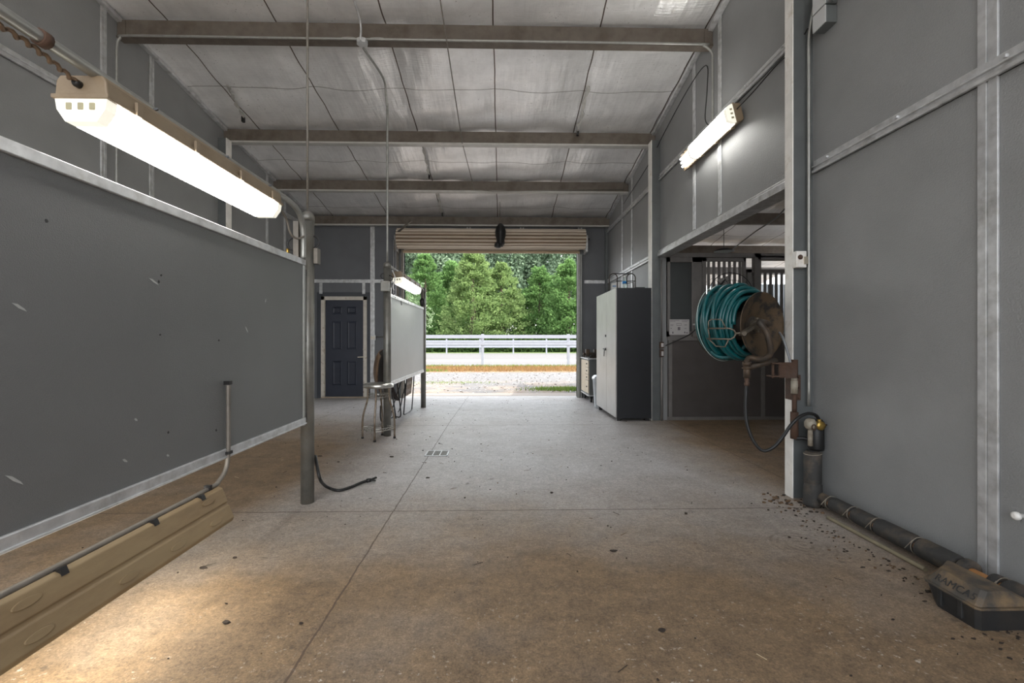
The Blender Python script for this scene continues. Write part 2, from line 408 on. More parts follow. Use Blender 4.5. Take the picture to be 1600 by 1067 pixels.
def mk_ground():
    m = mat('gravel_yard', (.5,.45,.4), .9)
    N = m.node_tree.nodes; L = m.node_tree.links; b = N['Principled BSDF']
    ge = N.new('ShaderNodeNewGeometry'); P = ge.outputs['Position']; sx = N.new('ShaderNodeSeparateXYZ'); L.new(P, sx.inputs[0])
    def noise(scale, detail=6, rough=.6, sc3=None):
        n = N.new('ShaderNodeTexNoise'); n.inputs['Scale'].default_value = scale; n.inputs['Detail'].default_value = detail; n.inputs['Roughness'].default_value = rough
        if sc3:
            mp = N.new('ShaderNodeMapping'); mp.inputs['Scale'].default_value = sc3; L.new(P, mp.inputs[0]); L.new(mp.outputs[0], n.inputs['Vector'])
        else: L.new(P, n.inputs['Vector'])
        return n.outputs['Fac']
    def rng(v, a, bb, c=0., d=1.):
        n = N.new('ShaderNodeMapRange'); n.inputs[1].default_value = a; n.inputs[2].default_value = bb; n.inputs[3].default_value = c; n.inputs[4].default_value = d; L.new(v, n.inputs[0]); return n.outputs[0]
    def mix(f, a, bb):
        n = N.new('ShaderNodeMix'); n.data_type = 'RGBA'; L.new(f, n.inputs[0])
        for i, v in ((6, a), (7, bb)):
            if isinstance(v, tuple): n.inputs[i].default_value = v+(1,)
            else: L.new(v, n.inputs[i])
        return n.outputs[2]
    def mul(a, bb):
        n = N.new('ShaderNodeMath'); n.operation = 'MULTIPLY'
        L.new(a, n.inputs[0])
        if isinstance(bb, float): n.inputs[1].default_value = bb
        else: L.new(bb, n.inputs[1])
        return n.outputs[0]
    Y = sx.outputs[1]
    n0 = noise(1.2, 6)
    g = mix(rng(noise(9, 8, .8), .35, .65), (.088,.085,.083), (.165,.16,.155))
    clay = mix(rng(noise(5, 6), .3, .7), (.17,.12,.083), (.28,.24,.195))
    c = mix(mul(rng(noise(.8, 5), .42, .58), rng(Y, 16.5, 13.5)), g, clay)
    # grass tinted strip and verge beyond the fence
    s1 = mul(rng(Y, 19.3, 20.3), rng(Y, 24.5, 23.6))
    straw = mix(rng(noise(2.5, 6), .4, .6), (.17,.09,.04), (.14,.12,.05))
    c = mix(s1, c, straw)
    grn = mul(rng(Y, 47, 49), rng(Y, 200, 199)); c = mix(grn, c, (.09,.13,.035))
    # two drier tracks along the lane
    tr = mul(mul(rng(Y, 29.5, 30.3), rng(Y, 33, 32)), rng(noise(1., 5, .6, (.15, 1, 1)), .35, .6)); c = mix(mul(tr, .6), c, (.48,.40,.28))
    L.new(c, b.inputs['Base Color'])
    bp = N.new('ShaderNodeBump'); bp.inputs['Strength'].default_value = .6; bp.inputs['Distance'].default_value = .03; L.new(noise(12, 8, .8), bp.inputs['Height']); L.new(bp.outputs[0], b.inputs['Normal'])
    return m
M_ground = mk_ground()

def mk_leaf(name, c1, c2, scale=.9, tr=.35):
    m = bpy.data.materials.new(name); m.use_nodes = True
    N = m.node_tree.nodes; L = m.node_tree.links; N.clear()
    out = N.new('ShaderNodeOutputMaterial'); d = N.new('ShaderNodeBsdfDiffuse'); t = N.new('ShaderNodeBsdfTranslucent'); mx = N.new('ShaderNodeMixShader')
    ge = N.new('ShaderNodeNewGeometry'); n = N.new('ShaderNodeTexNoise'); n.inputs['Scale'].default_value = scale; n.inputs['Detail'].default_value = 6; n.inputs['Roughness'].default_value = .8
    L.new(ge.outputs['Position'], n.inputs['Vector'])
    r = N.new('ShaderNodeMapRange'); r.inputs[1].default_value = .35; r.inputs[2].default_value = .65; L.new(n.outputs['Fac'], r.inputs[0])
    c = N.new('ShaderNodeMix'); c.data_type = 'RGBA'; c.inputs[6].default_value = c1+(1,); c.inputs[7].default_value = c2+(1,)
    L.new(r.outputs[0], c.inputs[0]); L.new(c.outputs[2], d.inputs[0]); L.new(c.outputs[2], t.inputs[0])
    mx.inputs[0].default_value = tr; L.new(d.outputs[0], mx.inputs[1]); L.new(t.outputs[0], mx.inputs[2]); L.new(mx.outputs[0], out.inputs[0])
    return m
M_lf_bright = mk_leaf('cypress_green', (.07,.155,.05), (.26,.42,.15))
M_lf_yel = mk_leaf('cedar_yellow_green', (.11,.19,.065), (.36,.47,.19))
M_lf_dark = mk_leaf('deciduous_green', (.08,.14,.085), (.30,.39,.26), .6)
M_lf_pale = mk_leaf('pale_leaves', (.10,.17,.08), (.30,.38,.22), .8)
M_straw = mk_leaf('dry_straw_grass', (.23,.12,.05), (.34,.23,.11), 2.)
M_grass = mk_leaf('green_grass', (.10,.17,.035), (.24,.32,.09), 2.)

# ================================================================= the shell
XL, XR = -4.46, 2.52
YB = 10.79
def cz(y): return 5.09-.162*(y-5.1)
Y0 = -2.6
# floor
m = MB(); ys = [Y0, 7.2, YB+.35]; x0, x1 = XL-.1, 8.0
for a, b_ in zip(ys[:-1], ys[1:]):
    m.add([(x0,a,fz(a)),(x1,a,fz(a)),(x1,b_,fz(b_)),(x0,b_,fz(b_)),(x0,a,-.35),(x1,a,-.35),(x1,b_,-.35),(x0,b_,-.35)],
          [(0,1,2,3),(7,6,5,4),(0,4,5,1),(1,5,6,2),(2,6,7,3),(3,7,4,0)])
struct(m.build('floor', M_floor, recalc=False))
# ceiling (slightly billowing film between the strips and the beams)
BEAMS = [5.39, 7.42, 9.0, 10.62]
def ceiling(x0, x1, y0, y1, drop, name, nx, ny):
    m = MB(); vs = []; fs = []
    for j in range(ny+1):
        y = y0+(y1-y0)*j/ny
        for i in range(nx+1):
            x = x0+(x1-x0)*i/nx
            u = ((x+.10) % 1.28)/1.28
            sag = -.035*math.sin(PI*u)**.7
            w = min(abs(y-b) for b in BEAMS+[3.4, 1.5, -.4])
            sag *= min(1, w/.5)
            z = cz(y)-drop+sag+.010*math.sin(x*7+y*3)+.008*math.sin(y*11+x*2)
            vs.append((x, y, z))
    for j in range(ny):
        for i in range(nx):
            a = j*(nx+1)+i
            fs.append((a, a+nx+1, a+nx+2, a+1))
    m.add(vs, fs, 0, True)
    # roof sheet above
    m.add([(x0,y0,cz(y0)-drop+.12),(x1,y0,cz(y0)-drop+.12),(x1,y1,cz(y1)-drop+.12),(x0,y1,cz(y1)-drop+.12)], [(0,1,2,3)], 0)
    return struct(m.build(name, M_foil, recalc=False))
ceiling(XL-.12, XR+.12, Y0, YB+.12, 0, 'ceiling', 84, 220)
ceiling(XR+.02, 8.05, Y0, 14.2, .60, 'ceiling_side_bay', 50, 150)

def wallx(name, X, th, y0, y1, zb, ztf, mats, n=8):   # wall lying in a plane X=const whose top follows the roof
    m = MB()
    vs = []
    for i in range(n+1):
        y = y0+(y1-y0)*i/n
        vs += [(X,y,zb(y)),(X,y,ztf(y)),(X+th,y,ztf(y)),(X+th,y,zb(y))]
    fs = []
    for i in range(n):
        a = i*4; b = a+4
        fs += [(a,b,b+1,a+1),(a+1,b+1,b+2,a+2),(a+2,b+2,b+3,a+3),(a+3,b+3,b,a)]
    fs += [(0,1,2,3),(n*4+3,n*4+2,n*4+1,n*4)]
    m.add(vs, fs); return struct(m.build(name, mats))
F0 = lambda y: fz(y)-.02
TOP = lambda y: cz(y)+.06
wallx('wall_left', XL, -.12, Y0, YB, F0, TOP, M_wall)
wallx('wall_right', XR, .12, Y0, 3.68, F0, TOP, M_wall)
wallx('wall_right.001', XR, .12, 7.20, YB, F0, TOP, M_wall)
wallx('wall_right.002', XR, .12, 3.68, 7.20, lambda y: 2.66, TOP, M_wall)
# back wall with the big opening and the side door
OX0, OX1, OZ = -2.31, 1.80, 3.46
DX0, DX1, DZ = -4.24, -3.17, 2.30
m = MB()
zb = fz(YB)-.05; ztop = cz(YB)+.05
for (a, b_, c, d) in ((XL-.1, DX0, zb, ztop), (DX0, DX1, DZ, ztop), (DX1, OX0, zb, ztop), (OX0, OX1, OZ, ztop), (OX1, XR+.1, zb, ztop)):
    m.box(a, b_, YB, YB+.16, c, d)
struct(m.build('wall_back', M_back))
# unseen wall behind the camera, its doorway widened to let sky light in
m = MB()
m.box(XL-.1, -4.2, Y0-.15, Y0, -.02, cz(Y0)+.06); m.box(2.3, XR+.1, Y0-.15, Y0, -.02, cz(Y0)+.06); m.box(-4.2, 2.3, Y0-.15, Y0, 5.2, cz(Y0)+.06)
struct(m.build('wall_rear', M_wall))
# side bay: outer walls
m = MB(); m.box(7.9, 8.02, Y0, 7.3, -.02, 4.6); struct(m.build('wall_side_bay', M_stall))
m = MB(); m.box(XR+.12, 8.0, Y0-.15, Y0, -.02, 6.2); struct(m.build('wall_side_bay.001', M_stall))
# stall row across the side bay
YS = 7.22
m = MB(); m.box(XR+.12, 8.0, YS, YS+.08, -.02, 1.27); struct(m.build('wall_stall_front', M_stall))
m = MB()
for k in range(3):
    xx = (2.66, 4.16, 6.2)[k]; m.box(xx, xx+.06, YS-.02, YS, .02, 1.27)
m.box(2.64, 8.0, YS-.025, YS, .0, .05); m.box(2.64, 8.0, YS-.03, YS+.1, 1.27, 1.33)
struct(m.build('trim_1', M_bar))
# stall back wall (corrugated) with the bright gaps under its eave
m = MB()
def corr(m, x0, x1, y, z0, z1, pitch=.1, amp=.014, mi=0):
    n = int((x1-x0)/pitch*4); vs = []; fs = []
    for i in range(n+1):
        x = x0+(x1-x0)*i/n; yy = y+amp*(1 if (i//2) % 2 else -1)
        vs += [(x,yy,z0),(x,yy,z1),(x,yy+.03,z1),(x,yy+.03,z0)]
    for i in range(n):
        a = i*4; b = a+4; fs += [(a,b,b+1,a+1),(a+1,b+1,b+2,a+2),(a+2,b+2,b+3,a+3),(a+3,b+3,b,a)]
    m.add(vs, fs, mi)
corr(m, XR+.12, 4.80, 10.8, -.12, 2.62); corr(m, 4.80, 5.02, 10.8, -.12, 1.9); corr(m, 5.02, 8.0, 10.8, -.12, 2.62)
struct(m.build('wall_stall_back', M_corr))
m = MB(); m.box(XR+.12, 8.0, 10.76, 10.9, 2.86, 3.02); struct(m.build('trim_2', M_bar))
m = MB(); m.box(7.9, 8.02, 7.3, 14.2, -.12, 2.4); struct(m.build('wall_stall_side', M_corr))

# ---------------------------------------------------------------- trims (galvanised strips on the walls)
TN = [2]
def trim(mb, mt=M_trim, bevel=.004):
    TN[0] += 1
    return struct(mb.build('trim_%d' % TN[0], mt, bevel=bevel))
def vtrim(side, y, z0, z1, w=.085):
    m = MB()
    if side > 0:
        m.box(XR-.014, XR, y-w/2, y-.004, z0, z1); m.box(XR-.014, XR, y+.004, y+w/2, z0, z1); m.box(XR-.007, XR, y-.006, y+.006, z0, z1)
    else:
        m.box(XL, XL+.014, y-w/2, y-.004, z0, z1); m.box(XL, XL+.014, y+.004, y+w/2, z0, z1); m.box(XL, XL+.007, y-.006, y+.006, z0, z1)
    trim(m)
def htrim(side, z, y0, y1, w=.10):
    m = MB(); X = XR if side > 0 else XL; s = -1 if side > 0 else 1
    a, b_ = sorted((X, X+s*.018)); c, d = sorted((X, X+s*.034))
    m.box(a, b_, y0, y1, z-w/2, z+w/2)
    m.box(c, d, y0, y1, z-w/2, z-w/2+.022)
    m.box(c, d, y0, y1, z-.006, z+.006)
    y = y0+.25
    while y < y1:
        m.box(c, d, y, y+.018, z+.012, z+.03); y += .62
    trim(m)
for side in (1, -1):
    for y in (2.295, 5.19, 5.89, 8.74, 9.45):
        z0 = fz(y)
        if side > 0 and 3.68 < y < 7.2: z0 = 2.70
        zmid = (2.66, 3.85)
        vtrim(side, y, z0+.02, cz(y)-.02, .075 if y > 3 else .10)
    segs = ((-2.4, 3.60), (7.30, YB)) if side > 0 else ((-2.4, 7.2), (7.3, YB))
    for (a, b_) in segs: htrim(side, 2.665, a, b_)
    htrim(side, 3.86, (3.74 if side > 0 else -2.4), 7.16 if side > 0 else 7.2); htrim(side, 3.86, 7.38, YB)
m = MB(); m.box(XR-.05, XR+.14, 3.74, 7.18, 2.60, 2.665); m.box(XR-.03, XR, 3.74, 7.18, 2.665, 2.70); trim(m)
# wall-to-roof corner strips
for X, s in ((XL, 1), (XR, -1)):
    m = MB(); a = Vector((X+s*.03, -2.5, cz(-2.5)-.06)); b_ = Vector((X+s*.03, YB, cz(YB)-.06)); m.bar(a, b_, .06, .05); trim(m)
# back wall trims
m = MB(); m.box(-3.09, -2.985, YB-.03, YB, fz(YB), 4.1); m.box(-3.045, -3.03, YB-.045, YB-.03, fz(YB), 4.1); trim(m)
m = MB(); m.box(XL, OX0-.12, YB-.025, YB, 2.62, 2.70); trim(m)
m = MB(); m.box(OX1+.16, XR, YB-.025, YB, 2.62, 2.70); trim(m)
m = MB(); m.box(-3.28, -3.21, YB-.02, YB, 2.36, 2.62); m.box(-4.28, -4.21, YB-.02, YB, 2.36, 2.62); trim(m)
for x in (-.78, .48, 1.86): 
    m = MB(); m.box(x-.05, x-.012, YB-.02, YB, 3.46, 4.1); m.box(x+.012, x+.05, YB-.02, YB, 3.46, 4.1); trim(m)
m = MB(); m.box(XR-.07, XR-.0, YB-.07, YB, fz(YB), 4.1); trim(m, M_coldk)
# opening jambs
for x0_, x1_ in ((OX0-.14, OX0), (OX1, OX1+.12)):
    m = MB(); m.box(x0_, x1_, YB-.06, YB+.17, fz(YB)-.01, OZ); trim(m, M_coldk)
m = MB(); m.box(OX0-.045, OX0+.02, YB-.10, YB-.06, fz(YB), 3.45); m.box(OX0-.15, OX0-.10, YB-.09, YB-.06, fz(YB), 3.3); trim(m, M_conddk)
m = MB(); m.box(OX1-.02, OX1+.045, YB-.10, YB-.06, fz(YB), 3.45); m.box(OX1+.055, OX1+.09, YB-.09, YB-.06, fz(YB), 3.3); trim(m, M_cond)

# ---------------------------------------------------------------- roof beams
LB = ['nearest steel roof beam with a conduit running under it', 'second roof beam between the two wall columns', 'third roof beam halfway to the open door', 'farthest roof beam just above the rolled door']
for i, y in enumerate(BEAMS):
    m = MB(); zt = cz(y)-.05
    t = thing('roof_beam', LB[i], 'beam', (XL, y, zt-.2))
    m.box(XL, XR, y-.012, y+.0, zt-.20, zt); m.box(XL, XR, y-.0, y+.09, zt-.012, zt)
    m.build('beam_web', M_beam, t)
    m = MB(); m.box(XL, XR, y-.012, y+.09, zt-.212, zt-.20); m.box(XL, XR, y-.022, y-.012, zt-.212, zt-.185)
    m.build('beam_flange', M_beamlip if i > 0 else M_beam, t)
    m = MB()
    for x in (XL+.02, XR-.10): m.box(x, x+.08, y-.02, y-.012, zt-.19, zt-.01)
    m.build('end_clip', M_beam, t)
# side bay beams
LBS = ['near roof beam of the side bay seen through the wall opening', 'low roof beam above the barred stall fronts']
for i, y in enumerate((8.95, 10.7)):
    zt = cz(y)-.66; m = MB(); m.box(XR+.13, 7.9, y, y+.08, zt-.22, zt)
    tag(m.build('side_bay_beam', M_beam, origin=(XR+.13, y, zt)), LBS[i], 'beam')
# torn shiny seam tapes hanging at ceiling seams
tapes = [((920,138,6.35),(903,200,7.35),'torn silver seam tape peeling right of ceiling centre before the second beam'),
         ((658,226,7.6),(671,276,8.75),'torn silver seam tape between second and third roof beams'),
         ((682,300,9.15),(691,335,10.4),'short torn seam tape just before the farthest roof beam'),
         ((355,160,6.4),(380,187,7.1),'silver seam tape peeling near the left wall column')]
for (a, b_, lb) in tapes:
    pa = at(*a); pb = at(*b_); m = MB(); n = 14; vs = []
    for k in range(n+1):
        t_ = k/n; x = pa.x+(pb.x-pa.x)*t_+random.uniform(-.012,.012); y = pa.y+(pb.y-pa.y)*t_
        w = .018+.012*math.sin(k*1.7); z = cz(y)-.055-random.uniform(0,.02)
        vs += [(x-w,y,z),(x+w,y,z-.008),(x+w,y,z+.006),(x-w,y,z+.012)]
    fs = [(0,1,2,3),(n*4+3,n*4+2,n*4+1,n*4)]
    for k in range(n):
        q = k*4; r_ = q+4
        for (u_, v_) in ((0,1),(1,2),(2,3),(3,0)): fs.append((q+u_, q+v_, r_+v_, r_+u_))
    m.add(vs, fs)
    m.box(pb.x-.02, pb.x+.015, pb.y-.02, pb.y+.03, cz(pb.y)-.13, cz(pb.y)-.05, 1)
    tag(m.build('seam_tape', [M_beamlip, M_dk], origin=(pa.x, pa.y, cz(pa.y)-.06)), lb, 'tape')

# ---------------------------------------------------------------- wall columns
def column(X0, X1, y0, y1, zt, lb, cream):
    t = thing('steel_column', lb, 'column', ((X0+X1)/2, (y0+y1)/2, fz(y0)))
    zb_ = fz(y0)
    m = MB(); m.box(X0+(.011 if cream > 0 else 0), X1-(.011 if cream < 0 else 0), y0+.012, y0+.02, zb_, zt); m.build('web', M_coldk, t)
    xs = X0 if cream > 0 else X1
    m = MB(); m.box(min(xs, xs+cream*.010), max(xs, xs+cream*.010), y0, y1, zb_, zt); m.build('flange', M_cream, t, bevel=.002)
    m = MB(); m.box(X0+(.012 if cream > 0 else 0), X1-(.012 if cream < 0 else 0), y0+.02, y1, zb_, zt); m.build('core', M_coldk, t)
    return t
column(2.345, XR, 3.62, 3.72, cz(3.7)-.05, 'near steel column beside the hose reel, cream flange', 1)
column(2.375, XR, 7.17, 7.33, cz(7.3)-.28, 'far steel column on the right wall behind the tall cabinet', 1)
column(XL, XL+.14, 7.24, 7.38, cz(7.3)-.28, 'steel column on the left wall under the second roof beam', -1)

# ================================================================= divider panels and posts
PX = -1.53
def post(y, h, lb):
    t = thing('support_post', lb, 'post', (PX, y, fz(y)))
    m = MB(); m.lathe([(.050, fz(y)), (.050, h-.02)], (PX, y, 0), n=28); m.build('post_tube', M_galv, t)
    m = MB(); m.lathe([(.053, h-.06), (.053, h-.02), (.045, h+.005), (.02, h+.022), (0, h+.025)], (PX, y, 0), n=28); m.build('post_cap', M_galv, t)
    return t
def dring(c, dx, r, parent, dy=0):
    pts = []
    for k in range(17):
        a = -PI*.5+PI*k/16
        pts.append(Vector((c[0]+dx*(math.cos(a)*r), c[1]+dy*math.cos(a)*r, c[2]+math.sin(a)*r)))
    m = MB(); m.tube(pts, .007, 8); m.tube([pts[0], (c[0]-dx*.01, c[1], pts[0].z)], .009, 8); m.tube([pts[-1], (c[0]-dx*.01, c[1], pts[-1].z)], .009, 8)
    return m.build('tie_ring', M_dk, parent)
p1 = post(3.62, 2.27, 'tall round galvanised post at the end of the near grey panel')
p2 = post(6.12, 2.30, 'round galvanised post beside the metal stool')
p3 = post(8.92, 2.28, 'farthest round galvanised post, nearest the open door')
p0 = post(0.75, 2.27, 'round galvanised post holding the near end of the grey panel')
dring((PX+.045, 3.62, 2.05), 1, .045, p1); dring((PX-.10, 3.60, 2.03), -1, .045, p1)
m = MB(); m.box(PX+.055, PX+.085, 3.60, 3.66, 1.88, 2.0); m.box(PX+.04, PX+.055, 3.62, 3.64, 1.9, 1.98); m.build('side_box', M_conddk, p1)
m = MB(); m.box(PX-.085, PX-.045, 3.56, 3.60, 1.86, 2.2); m.build('back_channel', M_conddk, p1)
dring((PX-.045, 6.10, 2.13), -1, .035, p2); dring((PX+.045, 6.08, 2.10), 1, .035, p2)
m = MB(); m.box(PX-.065, PX+.045, 6.02, 6.07, 1.92, 2.06); m.build('switch_box', M_galv, p2, bevel=.006)
for y, pp in ((8.80, p3),):
    m = MB(); m.tube(smooth_path([(PX+.03, 8.35, 2.25), (PX+.03, 8.66, 2.23), (PX+.015, 8.78, 2.10), (PX+.01, 8.82, 1.98), (PX+.01, 8.82, 1.9)]), .016, 10); m.build('lamp_conduit', M_conddk, pp)
    m = MB(); m.lathe([(.03,0),(.045,.04),(.05,.11),(.03,.15)], (PX, 8.80, 1.93), n=14); m.build('plug_head', M_black, pp)
# small brass snap hanging from the near post ring
t = thing('brass_snap', 'brass snap clip hanging from the tie ring of the near post', 'clip', (PX-.145, 3.60, 1.99))
m = MB(); m.lathe([(.006,0),(.012,.01),(.012,.03),(.007,.04),(.013,.05),(.013,.08),(.008,.09)], (PX-.145,3.60,1.905), n=12); m.build('clip_body', M_brass, t)
m = MB(); m.tube([Vector((PX-.145+.012*math.cos(a),3.60,1.893+.014*math.sin(a))) for a in [2*PI*k/14 for k in range(14)]], .004, 6, closed=True); m.build('clip_eye', M_nickel, t)

def divider(y0, y1, z0, z1, mt, lb, hooky=None):
    t = thing('divider_panel', lb, 'panel', (PX, (y0+y1)/2, z0))
    m = MB(); m.box(PX-.014, PX+.014, y0+.02, y1-.02, z0+.03, z1-.02); m.build('panel_sheet', mt, t)
    m = MB()                                          # top and bottom channels
    m.box(PX-.026, PX+.026, y0, y1, z1-.045, z1); m.build('top_rail', M_trim, t, bevel=.004)
    m = MB(); m.box(PX-.026, PX+.026, y0, y1, z0, z0+.05); m.box(PX+.026, PX+.034, y0, y1, z0, z0+.012); m.build('bottom_rail', M_trim, t, bevel=.004)
    for yy in (y0, y1-.035):
        m = MB(); m.box(PX-.022, PX+.022, yy, yy+.035, z0-.012, z1-.045); m.build('end_channel', M_cond, t, bevel=.003)
    for yy in (y0, y1):
        s = 1 if yy == y1 else -1
        m = MB()
        for zz in (z0+.03, z1-.12, (z0+z1)/2): m.box(PX-.012, PX+.012, min(yy, yy+s*.04), max(yy, yy+s*.04), zz, zz+.05)
        m.build('bracket', M_dk, t)
    return t
dp1 = divider(0.84, 3.535, .635, 1.895, M_panel, 'large dark grey textured panel at left between two posts')
M_panel2 = mat('pale_glossy_divider', (.40,.41,.41), .30, 0, .06, 2, .3, 120)
dp2 = divider(6.20, 8.83, .66, 1.905, M_panel2, 'far divider panel with a pale glossy face behind the stool')
for yy in (6.45, 6.85, 7.4):
    m = MB(); m.bar((PX+.015, yy, 1.92), (PX+.03, yy, 1.80 if yy == 6.85 else 1.87), .012, .008); m.box(PX-.01, PX+.02, yy-.006, yy+.006, 1.905, 1.93); m.build('hook', M_dk, dp2)
# pale scuffs on the near panel
m = MB()
for (px, py, a, l) in ((22, 750, -.7, .07), (30, 480, -.5, .05), (212, 656, -.6, .02), (195, 720, -.6, .03), (262, 712, -.5, .02), (385, 515, -.9, .05), (240, 440, -.4, .06), (415, 470, 1.2, .03)):
    p = atX(px, py, PX+.0145); d = Vector((0, math.cos(a), math.sin(a))); u = Vector((0, -d.z, d.y)); w = .006
    m.prism([p-d*l/2, p-d*l*.2+u*w, p+d*l*.3+u*w*.7, p+d*l/2, p-u*w*.6], (.0012,0,0))
m.build('scuff', mat('pale_scuff', (.42,.42,.41), .6), dp1)
m = MB()
for (px, py) in ((250,523),(252,430),(248,440),(328,350),(263,675),(338,672),(342,532),(72,345)):
    p = atX(px, py, PX+.0145); r = .006
    m.prism([p+Vector((0, r*math.cos(a)*random.uniform(.6,1.3), r*math.sin(a)*random.uniform(.6,1.3))) for a in [2*PI*k/7 for k in range(7)]], (.0012,0,0))
m.build('mud_speck', M_dk, dp1)

# ================================================================= lamps
def lamp_mesh(t, c, ax, down, L=1.29, w=.19, broken=0, lit=M_diff, end=M_diffe):
    """c centre of the seam plane, ax along, down towards the diffuser"""
    c = Vector(c); ax = Vector(ax).normalized(); dn = Vector(down).normalized(); sd_ = ax.cross(dn).normalized()
    def P(l, s, d): return c+ax*l+sd_*s+dn*d
    m = MB()
    prof = [(-w*.5, 0), (-w*.47, -.055), (-w*.40, -.075), (w*.40, -.075), (w*.47, -.055), (w*.5, 0)]
    m.prism([P(-L/2, s, d) for s, d in prof], ax*L)
    m.build('housing', M_tan, t, bevel=.006)
    m = MB()
    prof = [(-w*.54, -.004), (w*.54, -.004), (w*.54, .012), (-w*.54, .012)]
    m.prism([P(-L/2-.008, s, d) for s, d in prof], ax*(L+.016)); m.build('gasket_rim', M_tan, t, bevel=.004)
    # diffuser: trough with sloped ends and sides
    L0 = -L/2 if not broken else -L/2; L1 = L/2-broken
    def ring(l, k):
        return [P(l, -w*.49*k[0], .012), P(l, -w*.46*k[0], .05*k[1]), P(l, -w*.30*k[0], .095*k[1]), P(l, w*.30*k[0], .095*k[1]), P(l, w*.46*k[0], .05*k[1]), P(l, w*.49*k[0], .012)]
    st = [(L0, (1, 1)), (L0+.045, (1, 1.0)), (L1-.045, (1, 1.0)), (L1, (1, .98))]
    rings = [ring(l, k) for l, k in st]
    vs = [v for r_ in rings for v in r_]
    fs = []
    for i in range(len(rings)-1):
        for k in range(5): fs.append((i*6+k, i*6+k+1, (i+1)*6+k+1, (i+1)*6+k))
    m = MB(); m.add(vs[6*1:6*3], [(k, k+1, 7+k, 6+k) for k in range(5)]); m.build('diffuser', lit, t)
    m = MB(); m.add(vs[:12], [(k, k+1, 7+k, 6+k) for k in range(5)]+[(0,1,2,3,4,5)])
    m.add(vs[12:], [(k, k+1, 7+k, 6+k) for k in range(5)]+[(6,7,8,9,10,11)]); m.build('diffuser_end', end, t)
    for l in (-L*.40, -L*.14, L*.14, L*.40):
        for s in (-1, 1):
            m = MB(); m.obox(P(l, s*w*.55, -.012), ax, sd_, dn, .014, .006, .026); m.build('latch', M_tan, t, bevel=.002)
    for k in range(3):
        m = MB(); p = P(L0-.002, (-.22+.22*k)*w, .040); m.obox(p, ax, sd_, dn, .003, .010, .013); m.build('tube_holder', M_holder, t, bevel=.003)
    return P
LX = -1.495
t = thing('fluorescent_lamp', 'large lit fluorescent lamp hanging over the near grey panel', 'lamp', (LX-.04, 2.355, 2.17))
P = lamp_mesh(t, (LX-.04, 2.355, 2.172), (0,1,0), (0,0,-1), L=1.32)
m = MB()
for l in (-.40, .40): m.box(LX-.03, LX+.012, 2.355+l-.012, 2.355+l+.012, 2.235, 2.262)
m.build('mounting_strap', M_tan, t)
m = MB(); m.lathe([(.014,0),(.014,.016),(.008,.024)], (LX-.045,1.695,2.21), (0,-1,0), n=12); m.build('cable_gland', M_dk, t)
for yy in (1.95, 2.45, 2.9):
    m = MB(); m.bar((LX+.02, yy, 2.245), (LX+.04, yy+.01, 2.258), .010, .008); m.build('clip', M_dk, t)
# conduit above it
t = thing('overhead_conduit', 'thick conduit above the near panel, bending down onto the post', 'pipe', (LX, 3.3, 2.24))
m = MB(); m.tube(smooth_path([(LX, .5, 2.26), (LX, 1.4, 2.26), (LX, 2.6, 2.26), (LX, 3.05, 2.26), (LX-.002, 3.33, 2.245), (LX-.01, 3.46, 2.17), (LX-.015, 3.50, 2.04), (LX-.015, 3.50, 1.90)]), .020, 14); m.build('pipe_run', M_cond, t)
m = MB(); m.tube([(LX, 1.50, 2.26), (LX, 1.53, 2.26)], .027, 14); m.build('strap', M_rust, t)
t = thing('lamp_flex', 'short curved flex from the near lamp down to the post', 'cable', (LX, 3.3, 2.2))
m = MB(); m.tube(smooth_path([(LX-.04, 3.00, 2.21), (LX-.045, 3.15, 2.205), (LX-.05, 3.30, 2.15), (LX-.045, 3.35, 2.06), (LX-.02, 3.40, 2.03), (LX, 3.47, 2.06)]), .008, 8); m.build('flex', M_conddk, t)
# spiral cable
pts = []
for k in range(90):
    s_ = k/89; y = 1.68-.60*s_; z = 2.212+.020*math.sin(min(1, s_*3)*PI/2)+.006*math.sin(k*1.1); pts.append((LX-.045+.02*min(1,s_*3)+.006*math.cos(k*1.1), y, z))
m = MB(); m.tube(pts, .007, 8)
tag(m.build('twisted_cable', M_leather, origin=(LX,1.5,2.2)), 'dusty twisted cable running from the near lamp to its conduit', 'cable')

# far lamp over second panel
t = thing('fluorescent_lamp', 'smaller lit fluorescent lamp above the far pale panel', 'lamp', (LX, 7.15, 2.12))
lamp_mesh(t, (LX+.03, 7.15, 2.165), (0,1,0), (.10,0,-1), L=1.50, w=.15)
t = thing('overhead_conduit', 'conduit above the far divider between its two posts', 'pipe', (LX, 7, 2.2))
m = MB(); m.tube([(LX-.0, 6.16, 2.27), (LX, 6.5, 2.262), (LX, 8.4, 2.25)], .016, 12); m.build('pipe_run', M_trim, t)
m = MB(); m.tube(smooth_path([(LX+.02, 6.16, 2.22), (LX+.05, 6.20, 2.12), (LX+.03, 6.16, 2.0), (LX+.04, 6.18, 1.95)]), .007, 8); m.build('flex', M_white, t)

